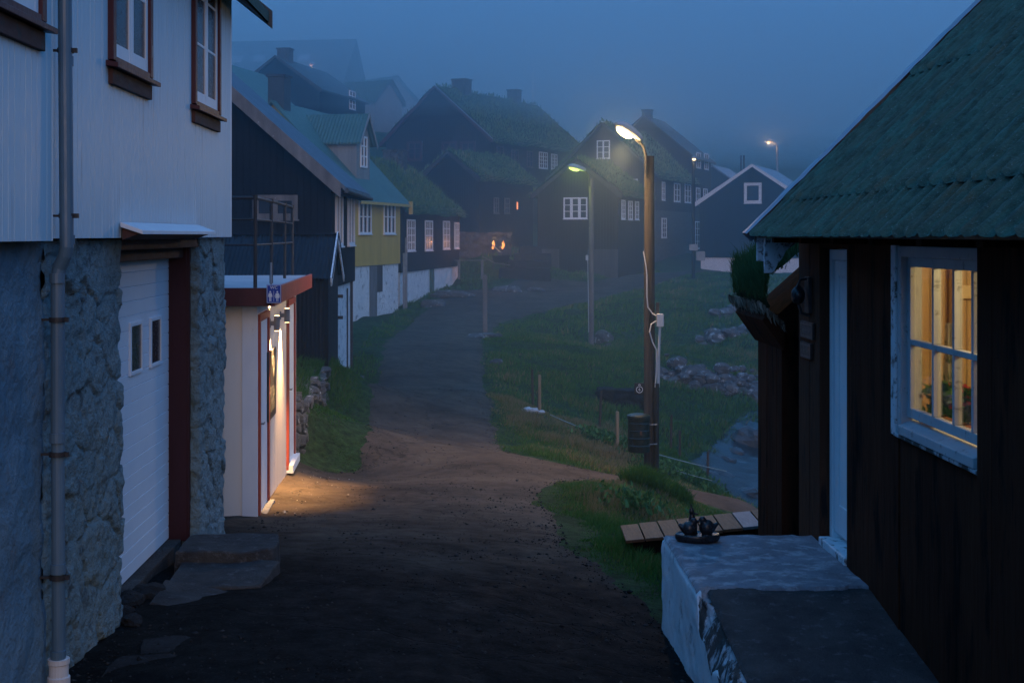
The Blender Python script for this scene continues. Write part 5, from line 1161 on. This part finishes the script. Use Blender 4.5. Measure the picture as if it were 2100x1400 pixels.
# main lamp
LX, LY = 2.78, 21.3; LZ = gz(LX, LY)
L1 = thing('street_lamp', 'nearest street lamp, lit warm white, on a brown timber pole above the litter bin', 'street lamp', (LX, LY, LZ))
pole_mesh((LX-.01, LY, LZ-.4), (LX-.015, LY, 1.23), .094, .076, 'pole', POLE_WOOD, L1, 18)
ARM = [(2.70,21.22,.95),(2.70,21.20,1.24),(2.66,21.19,1.37),(2.60,21.17,1.44),(2.54,21.14,1.47)]
MB().tube(ARM, .021, 10).build('arm', IRON, L1)
pl = cobra_head('lamp_head', (2.62, 21.16, 1.47), (-.9, -.45, .50), .52, .24, L1, LENS_WARM)
lamp('lamp_light', 'SPOT', tuple(pl+Vector((0,0,-.03))), (1, .64, .30), 950, L1, .08, aim((-.42,-.30,-1)), R(125), 1.0)
lamp('lamp_glow', 'POINT', tuple(pl+Vector((0,0,-.03))), (1, .64, .27), 130, L1, .08)
m = MB(); m.tube([(2.66,21.20,-.25),(2.668,21.20,-.30),(2.70,21.19,-.48),(2.715,21.19,-.62),(2.715,21.19,-.95),(2.73,21.19,-1.12),(2.80,21.19,-1.22),(2.86,21.19,-1.25)], .010, 8)
m.tube([(2.86,21.19,-1.33),(2.78,21.18,-1.38),(2.755,21.18,-1.50),(2.80,21.18,-1.66),(2.86,21.18,-1.78),(2.865,21.18,-2.1),(2.84,21.18,-2.36)], .010, 8)
m.tube([(2.91,21.19,-1.40),(2.90,21.19,-1.7),(2.885,21.19,-1.9),(2.885,21.19,-2.36)], .015, 8); m.tube([(2.93,21.20,-1.40),(2.915,21.20,-1.7),(2.905,21.20,-2.36)], .009, 8)
m.build('cable', CABLE_WHITE, L1)
MB().box(2.865,2.965,21.14,21.22,-1.42,-1.22).box(2.945,2.972,21.15,21.21,-1.41,-1.23).build('junction_box', CABLE_WHITE, L1, bevel=.006)
MB().bar((2.885,21.23,-1.4),(2.885,21.23,-1.05),.05,.05).build('conduit_cap', IRON, L1)
MB().tube([(2.865,21.21,-2.30),(2.86,21.21,-3.85)], .045, 12).build('conduit', BLACK_PLASTIC, L1)
# litter bin on the pole
BN = thing('litter_bin', 'dark green ribbed litter bin strapped to the nearest lamp pole', 'bin', (2.6, 21.12, -3.35))
prof = [(.02,0),(.162,0),(.168,.012)]
for k in range(4):
    z = .10+.115*k; prof += [(.168,z-.012),(.175,z),(.168,z+.012)]
prof += [(.168,.50),(.178,.505),(.178,.53),(.165,.535),(.03,.55)]
MB().lathe(prof, (2.575,21.08,-3.34), 32).build('drum', BIN_GREEN, BN)
MB().lathe([(.176,0),(.181,.004),(.179,.025),(.14,.045),(.02,.055)], (2.575,21.08,-2.805), 32).build('lid', BIN_GREEN, BN)
for zz in (-2.93, -3.23): MB().tube([(2.70,21.17,zz),(2.74,21.10,zz),(2.86,21.13,zz),(2.875,21.25,zz),(2.80,21.30,zz)], .009, 8).build('strap', STEEL, BN)
MB().box(2.572,2.60,20.896,20.903,-3.06,-3.0).build('lock_plate', RUST, BN)
PS = thing('trail_sign', 'small black square sign with a white compass-like emblem on the lamp pole', 'sign', (2.60, 21.12, -2.5))
MB().box(2.51,2.665,21.10,21.115,-2.46,-2.285).build('panel', BLACK_PLASTIC, PS, bevel=.003)
m = MB(); cx, cz = 2.588, -2.385
for k in range(24):
    a, b = 2*math.pi*k/24, 2*math.pi*(k+1)/24
    m.prism([(cx+.044*math.cos(a),21.098,cz+.044*math.sin(a)),(cx+.044*math.cos(b),21.098,cz+.044*math.sin(b)),(cx+.052*math.cos(b),21.098,cz+.052*math.sin(b)),(cx+.052*math.cos(a),21.098,cz+.052*math.sin(a))],(0,.002,0))
m.bar((cx-.02,21.098,cz+.068),(cx,21.098,cz+.082),.008,.002,up=(0,1,0)); m.bar((cx+.02,21.098,cz+.068),(cx,21.098,cz+.082),.008,.002,up=(0,1,0)); m.build('emblem', SIGN_WHITE, PS)
text('6', .062, (cx, 21.0985, cz), FRONT, SIGN_WHITE, PS, 'numeral')
# second lamp
X2, Y2 = 3.93, 45.; Z2 = gz(X2, Y2)
L2 = thing('street_lamp', 'second street lamp, lit yellow-green, on a pale grey wooden pole farther up the lane', 'street lamp', (X2, Y2, Z2))
pole_mesh((X2, Y2, Z2-.4), (X2, Y2, 1.85), .095, .075, 'pole', GREY_WOOD, L2)
MB().tube([(3.86,44.94,1.6),(3.85,44.92,1.95),(3.74,44.9,2.08),(3.60,44.86,2.13)], .025, 8).build('arm', IRON, L2)
p2 = cobra_head('lamp_head', (3.72, 44.88, 2.12), (-.92, -.3, .22), .62, .24, L2, LENS_GREEN)
lamp('lamp_light', 'POINT', tuple(p2), (.75, 1, .20), 75, L2, .08)
MB().box(3.74,3.82,44.86,44.94,-.83,-.66).build('junction_box', CABLE_WHITE, L2, bevel=.008); MB().tube([(3.80,44.9,-.83),(3.82,44.91,-1.6),(3.84,44.92,-3.2)], .012, 6).build('cable', CABLE_WHITE, L2)
# third lamp by the tall houses
def far_lamp(px, Y, zt, base, label, dx, power, lensmat, polemat, lx=0):
    x = (px-CX)*Y/F; L_ = thing('street_lamp', label, 'street lamp', (x, Y, base))
    pole_mesh((x, Y, base-.6), (x, Y, zt), .09, .075, 'pole', polemat, L_)
    return L_, x
L3, x3 = far_lamp(1422, 67, 3.55, -2.3, 'third street lamp, small and dim, on a grey pole before the three-storey house', 0, 0, None, SHED_ROOF)
c3_ = cobra_head('lamp_head', (x3+.03, 67.1, 3.72), (-.1, -.95, .1), .45, .24, L3, LENS_FAR)
lamp('lamp_light', 'POINT', tuple(c3_), (1, .68, .36), 14, L3, .08)
MB().box(x3-.22,x3+.20,66.86,66.93,-.75,-.45).box(x3+.12,x3+.55,66.86,66.93,-1.25,-.80).build('meter_box', STEEL, L3)
L4, x4 = far_lamp(1594, 112, 7.4, 1.0, 'fourth street lamp, tiny and warm in fog above the pale-trimmed gable', 0, 0, None, STEEL)
MB().tube([(x4,112,7.2),(x4-.2,112,7.55),(x4-.55,112,7.62)], .035, 8).build('arm', STEEL, L4)
c4_ = cobra_head('lamp_head', (x4-.35, 112, 7.66), (-1, -.2, 0), .55, .3, L4, LENS_FAR)
lamp('lamp_light', 'POINT', tuple(c4_), (1, .64, .36), 90, L4, .08)
x5 = (640-CX)*105/F
L5 = thing('street_lamp', 'fifth lamp, a blurred glow in fog before the large long-roofed house', 'street lamp', (x5, 105, 8.0))
MB().tube([(x5,105,6.5),(x5,105,12.9)], .07, 8).build('pole', STEEL, L5); p5 = cobra_head('lamp_head', (x5+.25, 105, 13.1), (-1,-.3,0), .5, .3, L5, LENS_DIM)
lamp('lamp_light', 'POINT', tuple(p5), (1, .70, .5), 8, L5, .1)

# porch lamp on the low turf house and torches with wheelbarrow in front of it
def on_ground(px, py, Y): x = (px-CX)*Y/F; return x, Y, gz(x, Y)
PL = thing('porch_lamp', 'small red-orange porch lamp on the low dark turf house', 'wall lamp', at(1061, 428, 71.0))
a = at(1061, 420, 71.0)
MB().lathe([(.02,-.24),(.034,-.22),(.034,.10),(.02,.14)], a, 12).build('glass', emis('lit_red_lamp', (1,.30,.10), 1.6), PL)
MB().lathe([(.07,.14),(.06,.18),(.01,.22)], a, 12).box(a[0]-.02,a[0]+.02,a[1],a[1]+.3,a[2]+.1,a[2]+.14).build('cap', IRON, PL)
lamp('porch_light', 'POINT', (a[0], a[1]-.35, a[2]-.1), (1,.32,.12), 14, PL, .06)
for i, px in enumerate((1011, 1031)):
    x, Yt, zz = on_ground(px, 555, 66.5)
    top = (CY-512)*66.5/F
    t = thing('torch', ('left' if i == 0 else 'right')+' of two burning garden torches beside the wheelbarrow', 'torch', (x, Yt, zz))
    MB().tube([(x,Yt,zz-.2),(x,Yt,top-.05)], .025, 8).lathe([(.03,-.12),(.07,0),(.075,.03)], (x,Yt,top), 12).build('stake', IRON, t)
    MB().tube([(x,Yt,top),(x-.02,Yt,top+.10),(x+.025,Yt,top+.22),(x-.015,Yt,top+.30),(x+.03,Yt,top+.38),(x+.02,Yt,top+.46)], [.02,.045,.04,.032,.018,.004], 9).tube([(x+.03,Yt,top+.1),(x+.07,Yt,top+.24),(x+.05,Yt,top+.36)], [.03,.03,.004], 7).build('flame', FLAME, t, smooth=True)
    lamp('flame_light', 'POINT', (x, Yt-.05, top+.35), (1,.40,.12), 45, t, .08)
wx, wy, wz = on_ground(1027, 550, 65.6)
WB = thing('wheelbarrow', 'wheelbarrow with a tilted shovel handle in front of two burning torches', 'wheelbarrow', (wx, wy, wz))
wz = (CY-552)*65.6/F
m = MB(); m.add([(wx-.42,wy-.3,wz+.64),(wx+.42,wy-.3,wz+.68),(wx+.42,wy+.3,wz+.68),(wx-.42,wy+.3,wz+.64),(wx-.28,wy-.2,wz+.30),(wx+.35,wy-.2,wz+.36),(wx+.35,wy+.2,wz+.36),(wx-.28,wy+.2,wz+.30)],[(4,7,6,5),(0,1,5,4),(1,2,6,5),(2,3,7,6),(3,0,4,7)])
tr = m.build('tray', SHED_ROOF, WB); tr.modifiers.new('thick','SOLIDIFY').thickness = .02
MB().tube([(wx+.45+.22*math.cos(t),wy,wz+.2+.22*math.sin(t)) for t in np.linspace(0,2*math.pi,20)], .045, 8).build('wheel', BLACK_PLASTIC, WB)
for s in (-.24,.24):
    MB().tube([(wx-.9,wy+s,wz+.62),(wx-.3,wy+s,wz+.30),(wx+.45,wy+s*.3,wz+.2)], .02, 8).build('handle', GREY_WOOD, WB); MB().tube([(wx-.3,wy+s,wz+.3),(wx-.38,wy+s,wz-.05)], .018, 8).build('leg', IRON, WB)
sp = at(1010, 502, 65.2); sq = at(1026, 517, 65.5)
t = thing('shovel', 'pale wooden shovel handle leaning out of the wheelbarrow', 'shovel', sq)
MB().tube([sp, sq], .03, 8).build('handle', PINE_PALE, t); MB().obox(sq, (.12,0,-.02),(0,.09,0),(.01,0,.012)).build('blade', STEEL, t)
# stone steps and low walls near there
for i, (px, py, Y, w) in enumerate(((1100,505,69,1.7),(1092,520,68,1.8),(1085,535,67,2.0),(1075,549,66,2.4))):
    x, _, zz = at(px, py, Y)
    o = lump_slab('stone_step', [(x-w/2,Y-.4),(x+w/2,Y-.4),(x+w/2,Y+.9),(x-w/2,Y+.9)], zz, .8, DARK_STONE, None, None, 70+i, (0,0), .05); tag(o, ('topmost','second','third','lowest')[i]+' broad stone step climbing from the torches towards the low turf house', 'step')
fw_ = thing('dry_stone_wall', 'dark dry stone wall behind the wheelbarrow and torches', 'stone wall', (.6, 69, -1.2))
rough_face('stones', [(-1.2,67.6),(.4,68.3),(2.0,69.0)], lambda x, y: gz(x, y)-.6, lambda x, y: (CY-482)*0+.15-.02*x, GREY_STONE, fw_, .09, (.6,.4), .2, 61, closed_top=.5)
BX, BY_, BZ = at(965, 533, 64.5)
bt = thing('bench', 'low plank bench on the grass between the turf house and the wheelbarrow', 'bench', (BX, BY_, BZ-.45))
MB().box(BX-.75,BX+.75,BY_-.15,BY_+.15,BZ-.04,BZ).build('seat', GREY_WOOD, bt, bevel=.01)
for s in (-.55,.55): MB().box(BX+s-.06,BX+s+.06,BY_-.12,BY_+.12,BZ-.9,BZ-.042).build('leg', GREY_WOOD, bt, bevel=.01)

# ================================================================== posts, fence, stones
def post(name, px, top_py, base_py, Y, w, mat_, label, cat, group=None, lean=0, round_=False):
    x = (px-CX)*Y/F; zb = gz(x, Y)-.4; zt = (CY-top_py)*Y/F; m = MB()
    if round_: m.tube([(x,Y,zb),(x+lean*.5,Y,(zb+zt)/2),(x+lean,Y,zt-.02),(x+lean,Y,zt)], [w*.55,w*.52,w*.48,w*.35], 10)
    else: m.bar((x,Y,zb),(x+lean,Y,zt),w,w,up=(0,1,0))
    o = m.build(name, mat_, None, bevel=.006); tag(o, label, cat, group); o.data.update(); return o, (x, Y, zt, zb)
pz = gz(.40, 41.5)
pp, _ = post('marker_post', 994.5, 563, 685, 41.5, .14, GREY_WOOD, 'grey weathered timber marker post beside the lane bend', 'post')
FG = 'posts of the wire fence'
FP = []
for px, tp, Y, w, m_, lab, ln in (
  (1106.5,768,27.8,.065,PALE_POST,'pale fence post by the scrap of white wool, at the upper end of the wire',0),
  (1094,757,29.6,.055,DARK_POST,'thin dark fence post just left of the pale post at the upper end',-.03),
  (1101,768,28.6,.05,DARK_POST,'slanted dark fence post touching the pale post at the upper end',.06),
  (1228,800,29.5,.06,DARK_POST,'dark leaning fence post in the grass left of the litter bin',.05),
  (1266,843,25.0,.068,PALE_POST,'pale fence post immediately left of the litter bin',0),
  (1375,850,27.2,.05,DARK_POST,'dark fence post just right of the lamp pole',.02),
  (1394,882,26.8,.05,DARK_POST,'second dark fence post right of the lamp pole',0),
  (1450,925,26.2,.055,DARK_POST,'reddish fence post standing before the stream',.02)):
    o, q = post('fence_post', px, tp, 0, Y, w, m_, lab, 'fence post', FG, ln, True); FP.append(q)
def wire(name, a, b, sag, label, r_=.006, mat_=STEEL):
    a, b = Vector(a), Vector(b); pts = [a.lerp(b, t)-Vector((0,0,sag*4*t*(1-t))) for t in np.linspace(0,1,14)]
    o = MB().tube(pts, r_, 6).build(name, mat_); tag(o, label, 'wire'); return o
WIRE = mat('pale_fence_wire', (.22,.26,.24), (.32,.36,.33), 5, rough=.5)
wire('fence_wire', at(1128,850,27.6), at(1490,966,23.5), .10, 'upper pale wire of the fence, running past the litter bin towards the stream', .009, WIRE)
wire('fence_wire', at(1110,848,27.8), at(1232,880,29.3), .05, 'thin wire joining the pale post to the dark leaning post', .006, WIRE)
wire('fence_wire', at(1135,862,27.4), at(1460,985,23.4), .10, 'lower wire of the fence along the dry grass', .006, WIRE)
# scrap of wool / rag
x, Y, zz = on_ground(1092, 857, 27.3)
rag = MB(); rr = np.random.default_rng(5)
for k in range(10): rag.blob((x+rr.normal(0,.10), Y+rr.normal(0,.06), zz+.08+rr.normal(0,.03)), (.09,.06,.04), 8, 6, .7, k)
for k in range(5): rag.tube([(x-.1,Y,zz+.07),(x-.2-.05*k,Y-.05,zz+.09+.02*math.sin(k)),(x-.32-.04*k,Y-.05,zz+.05)], .012, 5)
tag(rag.build('wool_scrap', CABLE_WHITE, smooth=False), 'scrap of white wool caught in the grass at the upper end of the fence', 'wool')
# stones
def stone(name, px, py, Y, r_, mat_, label, seed, dz=0, cat='stone', group=None):
    x, Y, zz = on_ground(px, py, Y); o = MB().blob((x, Y, zz+r_[2]*.35+dz), r_, 14, 10, .45, seed).build(name, mat_, smooth=False); tag(o, label, cat, group); return o
stone('stone',990,692,41.3,(.45,.28,.10),FIELD_STONE_PALE,'pale flat stone at the foot of the grey marker post',1)
stone('stone',976,702,40.2,(.28,.2,.07),FIELD_STONE_PALE,'small pale stone on the lane edge just before the grey marker post',2)
stone('stone',1016,690,42,(.22,.15,.09),FIELD_STONE,'dark small stone right of the marker post foot',3)
stone('stone',1018,747,34.5,(.17,.13,.09),FIELD_STONE_PALE,'lone pale stone in the grass bank by the lane',4)
stone('boulder',1044,575,62.5,(.55,.35,.22),FIELD_STONE_PALE,'pale long boulder on the lane verge below the wheelbarrow',5)
stone('boulder',1024,582,62.0,(.35,.3,.2),FIELD_STONE,'squat dark boulder left of the pale long boulder',6)
stone('boulder',1098,578,63.5,(.40,.25,.14),FIELD_STONE_PALE,'low pale boulder on the verge between the long boulder and the central house',7)
stone('boulder',930,600,57.5,(.9,.4,.22),FIELD_STONE,'long reddish grey boulder by the far corner of the whitewashed basement',8)
stone('boulder',890,622,54.0,(.5,.3,.2),FIELD_STONE,'rounded stone against the whitewashed basement of the turf house',9)
stone('boulder',1238,668,46,(.30,.22,.30),FIELD_STONE_PALE,'upright whitish rock right of the second lamp pole',10)
stone('boulder',1246,690,45.2,(.14,.12,.16),FIELD_STONE_PALE,'small whitish rock below the upright rock right of the second lamp pole',11)
for i, (px, py, Y, r_) in enumerate(((1505,905,32,(.24,.22,.2)),(1478,945,29,(.34,.26,.18)),(1515,985,27,(.42,.3,.15)),(1535,900,33,(.40,.35,.35)),(1450,940,28.6,(.3,.22,.16)),(1488,915,31,(.28,.22,.2)))):
    stone('river_rock', px, py, Y, r_, RIVER_STONE, ('large mossy rock splitting the stream','small dark rock mid-stream above the reddish post','flat dark rock in the stream nearest the turf shed','tall dark rock at the upstream edge beside the turf shed','wet rock at the left bank of the stream','round wet rock upstream of the reddish fence post')[i], 20+i, .02)
# ruined stone banks across the stream, each one thing made of piled stones
def ruin(name, pts, n, label, seed, size=(.07,.27), h=.5, mat_=FIELD_STONE_PALE):
    rr = np.random.default_rng(seed); m = MB(); P = np.array(pts)
    for k in range(n):
        t = rr.random()*(len(P)-1); i = int(t); q = P[i]*(1-t+i)+P[min(i+1,len(P)-1)]*(t-i); s = rr.uniform(*size)
        x, y = q[0]+rr.normal(0,.25), q[1]+rr.normal(0,.22); z = gz(x, y)-s*.3+abs(rr.normal(0,h*.42))
        m.blob((x,y,z), (s,s*rr.uniform(.6,1),s*rr.uniform(.45,.8)), 9, 7, .5, seed*100+k)
    tag(m.build(name, mat_), label, 'stone wall')
ruin('ruined_wall', [(5.2,36.8),(6.2,36.5),(7.4,37.2),(8.2,38.2)], 190, 'broad whitish rubble wall across the stream', 3)
ruin('ruined_wall', [(7.6,44),(8.6,44.5),(9.6,45.5)], 60, 'upper scatter of pale rubble on the far bank near the turf shed roof', 5, (.14,.3), .4)
ruin('ruined_wall', [(9.0,50),(10.2,50.8),(11.2,51)], 45, 'highest line of dark stones on the far bank behind the turf shed roof', 7, (.14,.35), .4, FIELD_STONE)
pile = thing('stone_pen', 'low square stone pen on the slope, left of the litter bin', 'stone pen', (3.6, 33.5, -4.3))
rough_face('stones', [(3.05,33.4),(3.1,32.7),(4.4,32.8),(4.5,33.8)], lambda x, y: gz(x, y)-.3, lambda x, y: gz(3.7,33)+.32, DARK_STONE, pile, .04, (.35,.2), .12, 77, closed_top=.4)
# leafy clump in the front grass and by the water
def clump(px, py, Y, n, label, seed, spread=.3):
    x, Y, zz = on_ground(px, py, Y); rr = np.random.default_rng(seed); xx = x+rr.normal(0, spread, n); yy = Y+rr.normal(0, spread*.8, n)
    P = np.stack([xx, yy, terrain(xx, yy)+rr.uniform(.02,.16,n)], 1); o = blades('leafy_plant', P, rr.uniform(.04,.09,n), .05, LEAF, None, lean=1.3, seed=seed, tint=rr.random(n)); tag(o, label, 'plant')
clump(1305,1052,16.9,260,'low leafy clump of plants in the grass mound before the lamp pole',3,.2)
clump(1385,940,24.5,700,'broad-leaved plants behind the lamp pole at the fence',4,.35)
clump(1255,905,25.4,500,'pale green nettles at the foot of the pale post left of the bin',6,.3)
# ================================================================== air, light, camera
fogm = NT('evening_fog')
sc_ = fogm.n('ShaderNodeVolumeScatter', {'Color': FOG_C, 'Density': FOG_D, 'Anisotropy': .7})
fogm.n('ShaderNodeOutputMaterial', {'Volume': sc_})
m = MB().box(-320,320,13,560,-12,42); fo = m.build('fog', fogm.m); tag(fo, kind='stuff')
fog2 = NT('hill_fog')
s2 = fog2.n('ShaderNodeVolumeScatter', {'Color': FOG_C2, 'Density': FOG_D2, 'Anisotropy': .7}); fog2.n('ShaderNodeOutputMaterial', {'Volume': s2})
m = MB().add([(-300,78,6),(300,78,9),(300,550,3),(-300,550,3),(-300,90,41),(300,90,41),(300,550,41),(-300,550,41)], [(0,3,2,1),(4,5,6,7),(0,1,5,4),(1,2,6,5),(2,3,7,6),(3,0,4,7)])
fo2 = m.build('hill_mist', fog2.m); tag(fo2, kind='stuff')

SUN_EL, SUN_AZ = R(2.0), R(SUN_AZ_DEG)
w = bpy.data.worlds.new('World'); scene.world = w; w.use_nodes = True; nt = w.node_tree; nt.nodes.clear()
sky = nt.nodes.new('ShaderNodeTexSky'); sky.sky_type = 'NISHITA'; sky.sun_disc = False; sky.sun_elevation = SUN_EL; sky.sun_rotation = SUN_AZ; sky.air_density = 1.0; sky.dust_density = 1.5; sky.ozone_density = 4
mx = nt.nodes.new('ShaderNodeMixRGB'); mx.blend_type = 'MULTIPLY'; mx.inputs[0].default_value = 1; mx.inputs[2].default_value = SKY_TINT
bw = nt.nodes.new('ShaderNodeMixRGB'); bw.inputs[0].default_value = SKY_FLAT; bw.inputs[2].default_value = SKY_EVEN
bg = nt.nodes.new('ShaderNodeBackground'); bg.inputs[1].default_value = SKY_S
out = nt.nodes.new('ShaderNodeOutputWorld')
nt.links.new(sky.outputs[0], mx.inputs[1]); nt.links.new(mx.outputs[0], bw.inputs[1]); tcw = nt.nodes.new('ShaderNodeTexCoord'); spw = nt.nodes.new('ShaderNodeSeparateXYZ'); mrw = nt.nodes.new('ShaderNodeMapRange'); mrw.inputs['From Min'].default_value = 0; mrw.inputs['From Max'].default_value = 1; mrw.inputs['To Min'].default_value = .75; mrw.inputs['To Max'].default_value = 1.35
nt.links.new(tcw.outputs['Generated'], spw.inputs[0]); nt.links.new(spw.outputs[2], mrw.inputs[0]); gm = nt.nodes.new('ShaderNodeMixRGB'); gm.blend_type = 'MULTIPLY'; gm.inputs[0].default_value = 1
nt.links.new(bw.outputs[0], gm.inputs[1]); nt.links.new(mrw.outputs[0], gm.inputs[2]); nt.links.new(gm.outputs[0], bg.inputs[0]); nt.links.new(bg.outputs[0], out.inputs[0])
sl = bpy.data.lights.new('rear_lamp', 'SUN'); sl.energy = REAR_LAMP_S; sl.angle = R(40); sl.color = REAR_LAMP_C  # sun-type light added in place of an unseen street lamp behind the camera
so = bpy.data.objects.new('rear_lamp', sl); COL.objects.link(so)
sd = Vector((math.sin(SUN_AZ)*math.cos(R(REAR_LAMP_UP)), math.cos(SUN_AZ)*math.cos(R(REAR_LAMP_UP)), math.sin(R(REAR_LAMP_UP))))
so.rotation_euler = aim(-sd).to_euler()

cam = bpy.data.cameras.new('camera'); cam.sensor_width = 36; cam.lens = F/2100*36; cam.shift_x = (1050-CX)/2100; cam.shift_y = -(700-CY)/2100
cam.clip_start = .05; cam.clip_end = 2000
co = bpy.data.objects.new('camera', cam); COL.objects.link(co); co.rotation_euler = (R(90), 0, 0); scene.camera = co

scene.render.engine = 'CYCLES'; cy = scene.cycles
cy.use_denoising = True
try: cy.denoiser = 'OPENIMAGEDENOISE'; cy.denoising_input_passes = 'RGB_ALBEDO_NORMAL'; cy.denoising_prefilter = 'ACCURATE'
except Exception: pass
cy.max_bounces = 6; cy.diffuse_bounces = 3; cy.glossy_bounces = 2; cy.transparent_max_bounces = 12; cy.volume_bounces = 3; cy.transmission_bounces = 2
cy.sample_clamp_indirect = 2.0; cy.use_adaptive_sampling = False; cy.caustics_reflective = False; cy.caustics_refractive = False
try: cy.use_light_tree = True
except Exception: pass
vs_ = scene.view_settings; vs_.view_transform = 'Standard'; vs_.look = 'None'; vs_.exposure = 0; vs_.gamma = 1
scene.render.film_transparent = False
